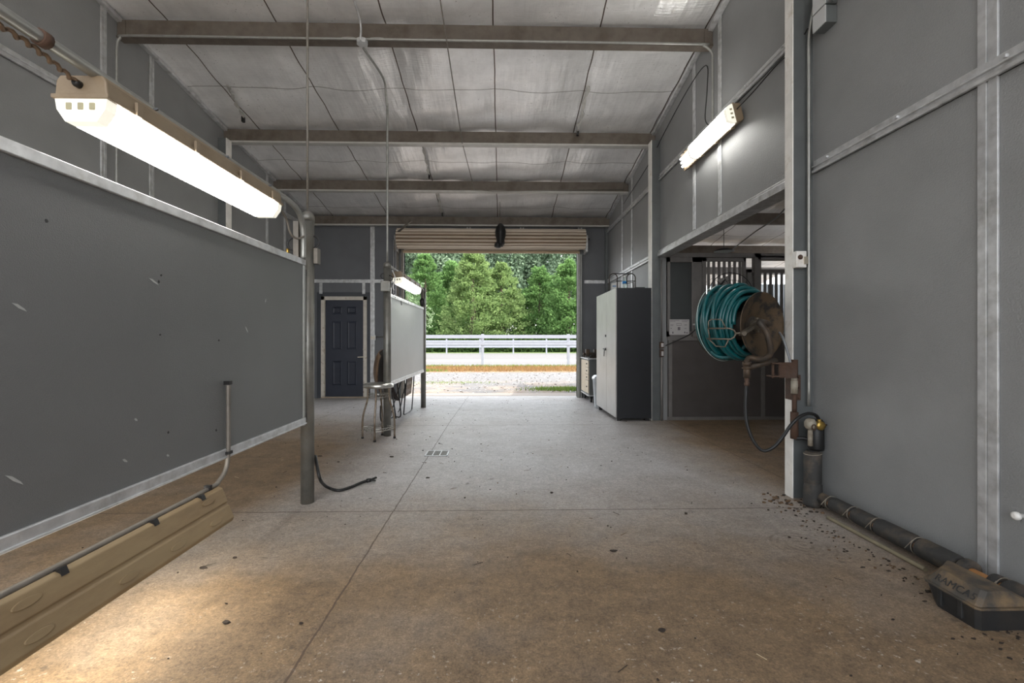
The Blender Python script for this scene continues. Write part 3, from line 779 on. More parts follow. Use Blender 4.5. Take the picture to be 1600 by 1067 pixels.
# low lamp under near panel turned away: its back faces the aisle
t = thing('fluorescent_lamp', 'low tan lamp mounted under the near grey panel, its back to the aisle', 'lamp', (-1.46, 1.72, .42))
c = Vector((-1.475, 1.735, .415)); dn = Vector((-.93, 0, -.37)).normalized(); ax = Vector((0,1,0)); sd_ = ax.cross(dn).normalized()
L = 1.31; w = .19
def PP(l, s, d): return c+ax*l+sd_*s+dn*d
m = MB(); prof = [(-w*.5, .01), (-w*.5, -.05), (-w*.42, -.065), (-.012, -.065), (-.008, -.058), (.004, -.058), (.008, -.065), (w*.42, -.065), (w*.5, -.05), (w*.5, .01)]
m.prism([PP(-L/2, s, d) for s, d in prof], ax*L); m.build('housing', M_tan2, t, bevel=.004)
for l in (-.33, .0, .26, .52):
    for s in (-.052, .052):
        if s > 0 and l < .5 and l != -.33: continue
        m = MB(); pts = [PP(l-.025+.0, s, -.066)]
        ov = [PP(l+.045*math.cos(a) if True else 0, s+.014*math.sin(a), -.064) for a in [2*PI*k/20 for k in range(20)]]
        m.prism(ov, -dn*.006); m.build('knockout', M_tan2, t, bevel=.002)
m = MB(); m.prism([PP(-L/2, -w*.47, .01), PP(-L/2, -w*.3, .085), PP(-L/2, w*.3, .085), PP(-L/2, w*.47, .01)], ax*L); m.build('diffuser', M_difflow, t)
m = MB()
for l in (-.2, .2, .5): m.obox(PP(l, (.085 if (sd_.z > 0) else -.085), -.055), ax, sd_, dn, .012, .014, .014)
m.build('clamp', M_dk, t)
t = thing('bent_conduit', 'thin conduit clipped to the near panel and bent back over the low lamp', 'pipe', (-1.50, 2.53, .6))
xx = PX+.03
m = MB(); m.tube(smooth_path([(xx, 2.53, 1.04), (xx, 2.53, .85), (xx, 2.53, .68), (xx, 2.51, .58), (xx+.005, 2.44, .535), (xx+.015, 2.34, .525), (xx+.02, 1.8, .525), (xx+.02, 1.05, .525)], 8), .0115, 12); m.build('pipe_run', M_conddk, t)
m = MB(); m.box(xx-.02, xx+.014, 2.515, 2.545, 1.035, 1.055); m.box(xx-.014, xx+.014, 2.51, 2.55, .655, .67); m.box(xx, xx+.03, 2.325, 2.345, .51, .545); m.build('strap', M_dk, t)

# right wall lamp: broken diffuser with bare tubes at far end
ya = atX(1157, 168, XR-.02).y; yb = atX(1063, 265, XR-.02).y
zc = 3.83
t = thing('fluorescent_lamp', 'lit fluorescent lamp on the right wall, diffuser broken at its far end', 'lamp', (XR-.1, 5.9, zc))
y_near, y_far = 4.67, 6.02
c = Vector((XR-.095, (y_near+y_far)/2, 3.64)); dn = Vector((-.97, 0, -.24)).normalized(); ax = Vector((0,1,0)); sd_ = ax.cross(dn).normalized()
lamp_mesh(t, c, ax, dn, L=y_far-y_near, w=.20, broken=.37)
for k in range(3):
    m = MB(); p = c+sd_*((-.25+.25*k)*.2)+dn*.035; m.tube([p+ax*.2, p+ax*((y_far-y_near)/2-.02)], .013, 10); m.build('bare_tube', M_tube, t)
m = MB()
m.box(XR-.06, XR-.0, y_near+.2, y_near+.26, 3.62, 3.66); m.box(XR-.06, XR, y_far-.3, y_far-.24, 3.62, 3.66); m.build('wall_bracket', M_galv, t)
m = MB()
for y in (y_near+.1, y_near+.75, y_far-.12): m.bar(c+sd_*.10+ax*(y-c.y)+dn*.02, c+sd_*.085+ax*(y-c.y+.06)+dn*.05, .008, .006)
m.build('wire_clip', M_dk, t)

# ================================================================= conduits, cables and boxes
def pipe(name, pts, r, mt, lb, cat='pipe', smooth=True, n=10):
    m = MB(); m.tube(smooth_path(pts) if smooth else pts, r, n)
    return tag(m.build(name, mt, origin=pts[0]), lb, cat)
zb1 = cz(5.39)-.285
pipe('beam_conduit', [(XL+.06, 5.30, 2.2), (XL+.06, 5.30, 4.3), (XL+.065, 5.30, zb1-.12), (XL+.10, 5.30, zb1-.03), (XL+.22, 5.30, zb1), (-3, 5.30, zb1), (0, 5.30, zb1), (XR-.28, 5.30, zb1), (XR-.15, 5.30, zb1-.015), (XR-.05, 5.30, zb1-.10), (XR-.04, 5.30, zb1-.25), (XR-.04, 5.30, 3.74)], .014, M_cond, 'long thin conduit under the nearest roof beam, bent down both walls')
pipe('wall_cable', [(XR-.05, 5.32, 3.80), (XR-.06, 5.45, 3.95), (XR-.05, 5.42, 4.3), (XR-.05, 5.45, 4.6), (XR-.04, 6.0, 4.62), (XR-.05, 6.9, 4.42), (XR-.04, 7.6, 4.25), (XR-.04, 9.2, 4.05)], .006, M_black, 'thin black cable looped along the top of the right wall', 'cable')
pipe('lamp_cable', [atX(1262, 45, 2.44), atX(1240, 78, XR-.03), atX(1215, 100, XR-.03), atX(1180, 140, XR-.05), atX(1150, 172, XR-.08)], .006, M_black, 'black cable from the right wall lamp up to the near column', 'cable')
# rod hangers
pipe('hanger_rod', [(PX, 3.62, 2.28), (PX, 3.62, 3.5), (PX, 3.62, cz(3.62)-.02)], .009, M_conddk, 'thin rod from the roof down to the near post', 'rod', smooth=False)
m = MB(); m.tube([(PX,3.62,2.74),(PX,3.62,2.78)], .016, 8); 
jb = at(566, 72, 5.32)
vtop = at(594, 165, 6.12)
pipe('post_conduit', [(PX, 6.12, 2.31), (PX, 6.12, vtop.z-.15), (PX, 6.11, vtop.z-.02), (PX, 6.05, vtop.z+.10), Vector((PX, 5.9, cz(5.9)-.30)), (jb.x, 5.36, jb.z)], .014, M_cond, 'bent conduit rising from the stool-side post to the beam junction box')
t = thing('junction_box', 'octagonal junction box with two round cover plates under the nearest roof beam', 'electrical box', jb)
m = MB(); m.lathe([(.065,-.03),(.065,.02),(.05,.03)], (jb.x, jb.y-.0, zb1-.02), (0,0,1), n=8, smooth=False); m.build('box_body', M_lens, t, bevel=.004)
for s in (-1, 1):
    m = MB(); m.lathe([(.0,-.008),(.095,-.004),(.10,.0),(.095,.003),(.0,.004)], (jb.x+s*.165, jb.y+.0, zb1+.022), (0,-.95,.25), n=24); [setattr(v_, 'z', zb1+.022+(v_.z-zb1-.022)*.3) for v_ in m.v]; m.build('cover_disc', M_white, t)
pipe('roof_conduit', [(jb.x, 5.25, jb.z+.02), (jb.x, 5.2, cz(5.2)-.12), (jb.x-.03, 4.5, cz(4.5)-.05), (jb.x-.06, 3.0, cz(3)-.05)], .012, M_trim, 'pale conduit crossing the ceiling in front of the nearest beam')
# drooping cable along ceiling centre
c1 = at(688, 0, 4.75); c2 = at(700, 78, 5.30)
pipe('roof_cable', [c1, c2, at(722, 222, 7.36), at(741, 296, 8.95), at(770, 299, 8.93), at(868, 297, 8.93), at(975, 296, 8.95)], .007, M_conddk, 'thin cable slung beam to beam along the middle of the ceiling', 'cable', smooth=False)
# hanging cord with dark pull
cx = at(781, 345, 9.9)
pipe('pull_cord', [(cx.x, 9.9, cz(9.9)-.03), (cx.x, 9.9, 3.86), (cx.x, 9.9, 3.80)], .005, M_leather, 'thin cord hanging from the ceiling before the rolled door', 'cord', smooth=False)
t = thing('cord_bundle', 'black bundle hanging on the cord in front of the rolled door', 'bundle', (cx.x, 9.9, 3.55))
prof = [(.0,3.30),(.05,3.31),(.085,3.38),(.08,3.46),(.105,3.55),(.11,3.64),(.09,3.74),(.05,3.80),(.0,3.82)]
m = MB(); m.lathe([(r_, z-3.3) for r_, z in prof], (cx.x+.015, 9.9, 3.3), n=18, ripple=lambda a: .12*math.sin(3*a)+.06*math.sin(7*a))
m.build('bag', M_black, t)
m = MB(); m.lathe([(.04,0),(.075,.02),(.07,.09),(.05,.12)], (cx.x-.05, 9.86, 3.27), (.1,0,1), n=12); m.build('lower_fold', M_black, t)

# box and pipes on near column / wall top
bxp = atX(1287, 30, XR-.06)
t = thing('junction_box', 'grey electrical box pair high on the right wall by the near column', 'electrical box', bxp)
y1_, y2_ = 3.36, 3.50
za = EYE+(531-46)/F*3.5
m = MB(); m.box(XR-.085, XR, y1_, y2_, za+.0, za+.13); m.box(XR-.085, XR, y1_, y2_, za+.14, za+.40); m.build('box_body', M_coldk, t, bevel=.006)
m = MB(); m.box(XR-.095, XR-.085, y1_, y2_, za, za+.13); m.box(XR-.095, XR-.085, y1_, y2_, za+.14, za+.40); m.build('cover_plate', M_lens, t, bevel=.003)
pipe('wall_conduit', [(XR-.06, y1_-.0, za+.16), (XR-.05, 2.9, za+.17), (XR-.05, 1.5, za+.17), (XR-.05, 0.4, za+.17)], .018, M_trim, 'bright conduit running toward the viewer from the high wall box')
pipe('column_conduit', [(XR-.05, 3.54, za+.25), (XR-.055, 3.57, za+.15), (2.455, 3.585, za+.0), (2.455, 3.585, 3.4), (2.455, 3.585, 2.0), (2.455, 3.585, .75)], .013, M_cond, 'thin vertical conduit down the near column')
p = at(1252, 406, 3.60)
t = thing('outlet_box', 'small rusty white switch box on the near column', 'switch', (2.38, 3.60, p.z))
m = MB(); m.box(2.342, 2.425, 3.565, 3.62, p.z-.065, p.z+.065); m.build('box_body', M_cream, t, bevel=.005)
m = MB(); m.lathe([(.018,0),(.02,.008),(.010,.02)], (2.37, 3.565, p.z+.015), (0,-1,0), n=12); m.build('knob', M_rust, t)
m = MB(); m.box(2.40, 2.43, 3.558, 3.565, p.z-.04, p.z+.02); m.build('cover_plate', M_nickel, t)
# outlet on far column
p = at(1036, 545, 7.12)
t = thing('outlet_box', 'small twin outlet box at the foot of the far right column', 'outlet', (2.53, 7.12, p.z))
m = MB(); m.box(2.50, 2.56, 7.13, 7.17, p.z+.01, p.z+.11); m.box(2.50, 2.56, 7.13, 7.17, p.z-.13, p.z-.01); m.build('box_body', M_rust, t, bevel=.004)
m = MB(); m.box(2.515, 2.55, 7.12, 7.13, p.z+.03, p.z+.09); m.box(2.52, 2.55, 7.12, 7.13, p.z-.11, p.z-.04); m.build('cover_plate', M_paper, t)
m = MB(); m.tube([(2.53,7.15,p.z+.11),(2.53,7.15,2.55)], .012, 8); m.tube([(2.53,7.15,p.z-.13),(2.53,7.15,0)], .02, 8); m.build('conduit', M_bar, t)
pipe('extension_lead', [at(1040, 540, 7.10), at(1060, 531, 7.05), at(1080, 521, 7.05), at(1092, 508, 7.05), at(1097, 500, 7.1), at(1103, 488, 7.15)], .008, M_black, 'black lead curving from the far outlet to the stall fan', 'cable')
# light switch on the back wall
p = at(586, 528, YB-.05)
t = thing('switch_box', 'small galvanised switch box right of the navy door', 'switch', p)
m = MB(); m.box(p.x-.10, p.x+.02, YB-.08, YB-.03, p.z-.06, p.z+.07); m.build('box_body', M_trim, t, bevel=.005)
m = MB(); m.box(p.x-.085, p.x-.05, YB-.09, YB-.08, p.z-.03, p.z+.04); m.box(p.x-.03, p.x+.0, YB-.09, YB-.08, p.z-.03, p.z+.04); m.build('switch_plate', M_nickel, t)
m = MB(); m.tube([(p.x+.02, YB-.05, p.z+.03), (OX0-.16, YB-.05, p.z+.03)], .012, 8); m.build('conduit', M_galv, t)

# ================================================================= back door
d = struct(MB().box(DX0+.09, DX1-.09, YB+.03, YB+.08, fz(YB)+.03, DZ-.08).build('door_1', M_door, bevel=.003))
w_ = DX1-DX0-.18; x0_ = DX0+.09; z0_ = fz(YB)+.03; h_ = DZ-.08-z0_
for (a, b_, lo, hi) in ((.18,.43,.12,.37),(.57,.82,.12,.37),(.18,.43,.49,.78),(.57,.82,.49,.78),(.18,.43,.855,.93),(.57,.82,.855,.93)):
    m = MB(); X0_, X1_ = x0_+a*w_, x0_+b_*w_; Z0_, Z1_ = z0_+lo*h_, z0_+hi*h_; yy = YB+.03; g = .022
    o_ = [(X0_,yy,Z0_),(X1_,yy,Z0_),(X1_,yy,Z1_),(X0_,yy,Z1_)]
    i_ = [(X0_+g,yy-.012,Z0_+g),(X1_-g,yy-.012,Z0_+g),(X1_-g,yy-.012,Z1_-g),(X0_+g,yy-.012,Z1_-g)]
    j_ = [(X0_+2*g,yy-.003,Z0_+2*g),(X1_-2*g,yy-.003,Z0_+2*g),(X1_-2*g,yy-.003,Z1_-2*g),(X0_+2*g,yy-.003,Z1_-2*g)]
    fs = []
    for k in range(4): n_ = (k+1) % 4; fs += [(k,n_,4+n_,4+k), (4+k,4+n_,8+n_,8+k)]
    fs.append((8,9,10,11)); m.add(o_+i_+j_, fs)
    m.build('door_panel', M_door, d)
m = MB(); kx = at(569, 558, YB).x; m.lathe([(.032,0),(.032,.012),(.014,.02),(.014,.06)], (kx, YB+.03, at(0,558,YB).z+.0), (0,-1,0), n=16); m.bar((kx+.01, YB-.03, at(0,558,YB).z), (kx-.14, YB-.035, at(0,558,YB).z-.005), .022, .018); m.build('door_handle', M_nickel, d)
m = MB(); m.lathe([(.036,0),(.036,.015),(.02,.03)], (kx, YB+.03, at(0,546,YB).z), (0,-1,0), n=16); m.build('deadbolt', M_nickel, d)
m = MB(); yb0, yb1 = YB-.025, YB+.17
m.box(DX0, DX0+.085, yb0, yb1, fz(YB), DZ); m.box(DX1-.085, DX1, yb0, yb1, fz(YB), DZ); m.box(DX0, DX1, yb0, yb1, DZ-.085, DZ)
trim(m, M_frame)
m = MB(); m.box(DX0, DX1, YB-.03, YB+.05, fz(YB)-.005, fz(YB)+.03); trim(m, M_woodf)
m = MB(); m.box(DX0-.10, DX0, YB-.012, YB, fz(YB), DZ+.10); m.box(DX1, DX1+.09, YB-.012, YB, fz(YB), DZ+.10); m.box(DX0, DX1, YB-.012, YB, DZ, DZ+.10); trim(m, mat('dark_door_reveal', (.05,.055,.065), .5))

# ================================================================= roller door
t = thing('roller_door', 'rolled-up beige ribbed steel door above the open doorway', 'door', (-.25, 10.45, 3.6))
RC = (10.47, 3.60); R = .235
xa, xb_ = at(621, 0, 10.45).x, at(914, 0, 10.45).x
pts = []
n = 240
for k in range(n):
    a = 2*PI*k/n; r_ = R-.5*.040*(1-math.cos(16*a))
    pts.append((r_*math.cos(a), r_*math.sin(a)))
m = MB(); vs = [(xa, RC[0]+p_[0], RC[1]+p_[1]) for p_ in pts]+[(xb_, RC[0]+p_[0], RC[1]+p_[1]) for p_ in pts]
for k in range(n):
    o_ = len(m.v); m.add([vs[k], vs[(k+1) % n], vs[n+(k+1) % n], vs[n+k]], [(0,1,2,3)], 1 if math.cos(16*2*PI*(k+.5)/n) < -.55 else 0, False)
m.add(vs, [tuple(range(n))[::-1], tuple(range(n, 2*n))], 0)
m.build('rolled_curtain', [M_roll, M_grime_shade], t)
m = MB(); yy = RC[0]+.14; z = 3.48; vs = []; K = 16
for k in range(K+1):
    zz = 3.60-.28*k/K; off = .012*(1 if (k//2) % 2 else -1); vs += [(xa+.12, yy+off, zz), (xb_-.12, yy+off, zz)]
m.add(vs, [(2*k, 2*k+1, 2*k+3, 2*k+2) for k in range(K)], 0, True); m.box(xa+.12, xb_-.12, yy+.012, yy+.02, 3.33, 3.6); m.build('curtain_drop', M_roll, t)
m = MB(); m.box(xa+.10, xb_-.10, yy-.035, yy+.03, 3.30, 3.35); m.box(xa+.10, xb_-.10, yy-.06, yy-.03, 3.325, 3.335); m.build('bottom_bar', mat('tan_bottom_bar', (.40,.30,.19), .45, .2, .1, 8), t, bevel=.003)
for (x, s) in ((xa-.06, 1), (xb_+.01, -1)):
    m = MB(); m.box(x, x+.05, RC[0]-.08, YB, 3.30, 3.68); m.build('end_bracket', M_trim if s < 0 else M_conddk, t, bevel=.004)
m = MB(); m.tube([(xa-.06, RC[0], RC[1]), (xb_+.10, RC[0], RC[1])], .03, 12); m.build('axle', M_dk, t)
a_ = at(622, 362, 10.3); b2 = at(643, 345, 10.0); m = MB(); m.bar(a_, b2, .035, .03); m.build('lever', M_conddk, t)
m = MB(); px_ = at(610, 0, 10.35).x+.12
m.tube([Vector((px_, 10.36, 3.55)), Vector((px_, 10.36, 1.0))], .006, 6); m.tube([Vector((px_-.05, 10.36, 3.55)), Vector((px_-.05, 10.36, 1.0))], .006, 6); m.lathe([(.06,-.012),(.065,0),(.06,.012)], (px_-.02, 10.36, 3.6), (1,0,0), n=16); m.build('hoist_chain', M_trim, t)

# ================================================================= tall cabinet
CX0, CX1, CY0, CY1 = 1.79, 2.36, 7.12, 8.56
t = thing('tall_cabinet', 'tall two-door steel cabinet with dark side against the right wall', 'cabinet', ((CX0+CX1)/2, (CY0+CY1)/2, 0))
zbt = fz(CY1)
m = MB(); m.box(CX0+.02, CX1, CY0, CY1, .04, 2.10); m.build('body', M_cabs, t, bevel=.004)
m = MB()
for x in (CX0+.06, CX1-.06):
    for y in (CY0+.06, CY1-.06): m.box(x-.03, x+.03, y-.03, y+.03, fz(y), .05)
m.build('foot', M_dk, t)
ym = CY0+.62
for (a, b_) in ((CY0+.006, ym-.004), (ym+.004, CY1-.006)):
    m = MB(); m.box(CX0, CX0+.02, a, b_, .055, 2.095); dd = m.build('door', M_cabd, t, bevel=.004)
    if a > ym:
        m = MB(); m.box(CX0-.02, CX0, a+.03, a+.07, 1.10, 1.14); m.bar((CX0-.025, a+.05, 1.12), (CX0-.03, a+.055, 1.0), .012, .014); m.bar((CX0-.025, a-.02, 1.12), (CX0-.025, a+.14, 1.125), .015, .02); m.build('handle', M_dk, dd)
        m = MB(); m.box(CX0-.012, CX0, a+.02, a+.07, 1.33, 1.37); m.build('lock', M_dk, dd)
# things on top of it
t = thing('wire_rack', 'dark arched wire rack standing on the tall cabinet', 'rack', (2.05, 8.0, 2.10))
m = MB()
def arch(y, x0_, x1_, zt_):
    r = (x1_-x0_)/2; cx_ = (x0_+x1_)/2; pts = [(x0_, y, 2.10)]
    for k in range(13):
        a = PI-PI*k/12; pts.append((cx_+r*math.cos(a), y, zt_-r+r*math.sin(a)))
    pts.append((x1_, y, 2.10)); return pts
ra = arch(7.92, 1.88, 2.02, 2.44); rb = arch(7.92, 2.19, 2.34, 2.44)
m.tube(ra, .009, 8); m.tube(rb, .009, 8); m.build('arch_frame', M_rustd, t)
m = MB(); m.tube([(1.95,7.92,2.44),(2.265,7.92,2.435)], .009, 8); m.tube([(2.0,7.92,2.31),(2.33,7.92,2.31)], .007, 8); m.build('cross_rod', M_dk, t)
m = MB(); m.tube([(2.18,8.05,2.10),(2.18,8.05,2.28),(2.34,8.02,2.30),(2.34,8.02,2.10)], .008, 8); m.tube([(2.18,8.05,2.16),(2.34,8.02,2.18)], .006, 8); m.build('side_frame', M_rust, t)
t = thing('water_bottle', 'clear water bottle with blue label on the tall cabinet', 'bottle', (2.06, 7.60, 2.10))
m = MB(); m.lathe([(.030,0),(.034,.01),(.034,.10),(.032,.13),(.034,.16),(.030,.19),(.014,.22),(.013,.235)], (2.06,7.6,2.10), n=20); m.build('bottle_body', M_plasticclear, t)
m = MB(); m.lathe([(.0355,.12),(.0355,.165)], (2.06,7.6,2.10), n=20); m.build('bottle_label', M_blue, t)
m = MB(); m.lathe([(.016,.235),(.016,.255)], (2.06,7.6,2.10), n=16); m.build('bottle_cap', M_white, t)
m = MB(); m.box(2.12,2.28,7.2,7.26,2.10,2.12)
tag(m.build('tool_stub', M_dk, origin=(2.2,7.23,2.10)), 'small dark tool lying on the near edge of the tall cabinet', 'tool')
m = MB(); m.prism([(1.98,8.15,2.10),(2.13,8.15,2.10),(2.13,8.15,2.33),(1.98,8.15,2.30)], (0,.03,0), 0); m.box(1.99,2.06,8.147,8.15,2.24,2.255,1)
tag(m.build('paper_packet', [M_white, M_blue], origin=(2.05,8.15,2.10)), 'white packet standing behind the wire rack on the cabinet', 'packet')

# tool chest with vise
TX0, TX1, TY0, TY1 = 1.86, 2.34, 9.70, 10.60
zb_ = fz(10.1)
t = thing('tool_chest', 'rolling tool chest with beige drawers beside the open doorway', 'chest', ((TX0+TX1)/2, (TY0+TY1)/2, zb_))
m = MB(); m.box(TX0+.015, TX1, TY0, TY1, zb_+.16, zb_+.93); m.build('body', M_chests, t, bevel=.004)
m = MB(); m.box(TX0-.02, TX1+.02, TY0-.02, TY1+.02, zb_+.93, zb_+.955); m.build('chest_top', M_trim, t, bevel=.004)
m = MB(); m.box(TX0-.0, TX0+.015, TY0+.34, TY1-.02, zb_+.19, zb_+.90)
for k in range(30): m.box(TX0-.006, TX0, TY0+.35, TY1-.03, zb_+.20+k*.0235, zb_+.211+k*.0235)
m.build('ribbed_front', M_chest, t)
for (lo, hi) in ((.20,.47),(.48,.60),(.61,.75),(.76,.90)):
    m = MB(); m.box(TX0-.008, TX0+.015, TY0+.02, TY0+.33, zb_+lo, zb_+hi); dr = m.build('drawer', M_chest, t, bevel=.004)
    m = MB(); m.box(TX0-.022, TX0-.008, TY0+.15, TY0+.19, zb_+(lo+hi)/2-.012, zb_+(lo+hi)/2+.014); m.build('knob', M_dk, dr)
for y in (TY0+.07, TY1-.10):
    for x in (TX0+.06, TX1-.07):
        m = MB(); m.lathe([(.05,-.018),(.055,-.012),(.055,.012),(.05,.018)], (x, y, zb_+.055), (1,0,0), n=18); m.box(x-.025, x+.025, y-.03, y+.03, zb_+.09, zb_+.17); m.build('caster', M_black, t)
m = MB(); m.box(TX0-.01, TX1, TY0, TY1, zb_+.14, zb_+.165); m.build('bottom_edge', M_trim, t)
t = thing('bench_vise', 'rusty bench vise bolted on the tool chest', 'vise', (2.05, 10.1, zb_+.955))
vz = zb_+.955; yv = 9.95
m = MB(); m.lathe([(.10,0),(.10,.02),(.055,.04),(.05,.07)], (2.02, yv, vz), n=16); m.box(1.93, 2.16, yv-.05, yv+.05, vz+.06, vz+.12); m.box(2.02, 2.10, yv-.07, yv+.07, vz+.10, vz+.19); m.build('vise_body', M_rustd, t, bevel=.008)
m = MB(); m.box(1.84, 1.92, yv-.07, yv+.07, vz+.03, vz+.19); m.lathe([(.03,0),(.035,.06)], (1.84, yv, vz+.08), (-1,0,0), n=12); m.build('front_jaw', M_rustd, t, bevel=.01)
m = MB(); m.tube([(1.80, yv-.02, vz-.02+.03), (1.80, yv+.03, vz+.20)], .009, 8); m.build('vise_handle', M_rust, t)
m = MB(); m.tube([(2.14, yv, vz+.13), (2.34, yv+.02, vz+.13)], .035, 12); m.build('anvil_bar', M_rust, t)
# trash can
tx, ty = 1.955, 8.80
zb_ = fz(ty)
t = thing('trash_can', 'ribbed galvanised trash can half hidden by the tall cabinet', 'bin', (tx, ty, zb_))
m = MB(); m.lathe([(.150,0),(.155,.01),(.152,.03),(.185,.56),(.192,.57)], (tx,ty,zb_), n=96, ripple=lambda a: .022*(1 if math.sin(24*a) > 0 else -1)); m.build('can_body', M_galvcan, t)
m = MB(); m.lathe([(.200,.555),(.203,.57),(.200,.60),(.16,.635),(.06,.65),(0,.655)], (tx,ty,zb_), n=40); m.build('lid', M_galvcan, t)

# ================================================================= stool
sxp, syp = at(591.5, 0, 5.95).x, 5.95
t = thing('metal_stool', 'metal stool with round steel seat and curved legs beside the post', 'stool', (sxp, syp, 0))
m = MB(); m.lathe([(0,.655),(.15,.66),(.185,.665),(.193,.685),(.190,.705),(.175,.718),(.13,.716),(.05,.708),(0,.706)], (sxp,syp,0), n=40); m.build('seat', M_steel, t)
ang = [-PI/2, 0, PI/2, PI]
def legp(a, r, z): return Vector((sxp+r*math.cos(a), syp+r*math.sin(a), z))
for a in ang:
    a += .03
    m = MB(); m.tube(smooth_path([legp(a,.135,.665), legp(a,.135,.56), legp(a,.15,.47), legp(a,.19,.33), legp(a,.205,.22), legp(a,.205,.10), legp(a,.205,.012)]), .0125, 12)
    lg = m.build('leg', M_legr, t)
    m = MB(); m.lathe([(.017,0),(.017,.02),(.013,.025)], legp(a,.205,0), n=12); m.build('foot_cap', M_black, lg)
def truss(r, z, hgt):
    for k in range(4):
        a = ang[k]+.03; b_ = ang[(k+1) % 4]+.03
        A = legp(a, r, z); B = legp(b_, r, z)
        m = MB(); m.tube([A, B], .004, 6); m.tube([A-Vector((0,0,hgt)), B-Vector((0,0,hgt))], .004, 6)
        zz = [A.lerp(B, i/10)-Vector((0,0,hgt if i % 2 else 0)) for i in range(11)]
        m.tube(zz, .003, 6); m.build('wire_brace', M_steel, t)
truss(.135, .585, .045); truss(.205, .150, .03)

# ================================================================= folded chairs behind the far panel
t = thing('folding_chair', 'folded black tube chair with brown woven back leaning behind the far panel', 'chair', (-1.68, 8.1, 0))
m = MB(); za_, zb2 = 0.012, 1.0
for (yy, sx_) in ((7.86, 0), (8.42, 0)):
    pass
fb = fz(8.1)
m.tube(smooth_path([(-1.60,7.86,.98),(-1.64,7.86,.55),(-1.68,7.87,.10),(-1.68,7.90,fb+.015),(-1.66,8.36,fb+.012),(-1.65,8.42,.08),(-1.62,8.42,.55),(-1.585,8.42,.98)],8), .011, 10); m.build('front_frame', M_black, t)
m = MB(); m.tube(smooth_path([(-1.60,7.82,.90),(-1.70,7.80,.60),(-1.80,7.78,.30),(-1.88,7.78,fb+.012),(-1.87,8.34,fb+.012),(-1.80,8.36,.3),(-1.65,8.38,.85)],8), .010, 10); m.build('rear_frame', M_black, t)
m = MB()
for k in range(7):
    y = 7.92+k*.073; m.prism([(-1.60,y,.95),(-1.60,y+.042,.95),(-1.665,y+.042,.30),(-1.665,y,.30)], (-.006,0,0))
for k in range(5):
    z = .36+k*.13; x = -1.60-.065*(.95-z)/.65; m.box(x-.004, x+.004, 7.90, 8.40, z, z+.05)
m.build('woven_back', M_leather, t)
m = MB(); n_ = 10; vs = []
t = thing('bucket_chair', 'brown leather bucket chair leaning behind the post and far panel', 'chair', (-1.72, 6.8, 0))
m = MB(); U, V = 16, 12; vs = []
for i in range(U+1):
    u = i/U
    for j in range(V+1):
        v = j/V*2-1
        y = 6.42+.95*u*.85
        bow = .18*math.sin(PI*u)
        x = -1.66-.10*math.cos(v*1.3)*1.0-bow*.5+.03
        z = 1.10-.78*u*1.0+.0+(-.10+.0)*(1-abs(v))*0
        wv = v*.20*math.sin(PI*min(1,max(.04,u))**.8)
        x = -1.63-.10*math.sin(PI*u)**.7-.02-.12*math.cos(v*1.4)*(.35+.65*math.sin(PI*u))-.04+.06*u
        vs.append(Vector((x, y+wv*.9, z+wv*.9)))
def grid(m, vs, U, V, th):
    n0 = len(vs); b = [v+Vector(th) for v in vs]
    fs = []
    for i in range(U):
        for j in range(V):
            a = i*(V+1)+j; fs.append((a, a+1, a+V+2, a+V+1)); fs.append((n0+a, n0+a+V+1, n0+a+V+2, n0+a+1))
    for i in range(U):
        for a, b_ in ((i*(V+1), (i+1)*(V+1)), (i*(V+1)+V, (i+1)*(V+1)+V)): fs.append((a, b_, n0+b_, n0+a))
    for j in range(V):
        for a in (j, U*(V+1)+j): fs.append((a, a+1, n0+a+1, n0+a))
    m.add(vs+b, fs, 0, True)
grid(m, vs, U, V, (.018, 0, 0)); m.build('shell', M_leather, t)
m = MB(); grid(m, [v+Vector((.0185,0,0)) for v in vs], U, V, (.01,0,0)); m.build('lining', M_darkl, t)
m = MB(); m.tube(smooth_path([(-1.60,7.0,.62),(-1.63,7.3,.30),(-1.66,7.5,.03),(-1.78,7.55,.012),(-1.86,7.1,.012),(-1.80,6.8,.30)]), .010, 8)
m.tube(smooth_path([(-1.66,6.9,.5),(-1.68,7.15,.25),(-1.70,7.35,.02)]), .010, 8); m.build('leg_frame', M_black, t)

# ================================================================= hose on floor, drain, debris
t = thing('floor_hose', 'short black hose curling out behind the near post', 'hose', (-1.35, 3.9, 0))
def fl(px, py, dz=.014):
    zc_ = (EYE-dz)*F/(py-531); u = (px-800)/F
    # camera-space to room
    return Vector((zc_*(u*cs+sn), zc_*(cs-u*sn), dz))
m = MB(); hp = [Vector((PX+.02, 3.72, .34)), fl(499, 745, .22), fl(506, 757, .09), fl(516, 763, .025), fl(530, 766, .014), fl(548, 761, .014), fl(562, 755, .014), fl(573, 751, .02)]
m.tube(smooth_path(hp), .0125, 10); m.build('tube', M_black, t)
e = hp[-1]; m = MB(); m.tube([e, e+Vector((.03,.02,.0))], .018, 10); m.bar(e+Vector((.02,.01,0)), e+Vector((.07,.06,.012)), .02, .012); m.bar(e+Vector((.02,.01,0)), e+Vector((.075,.02,-.004)), .018, .012); m.build('nozzle', M_black, t)
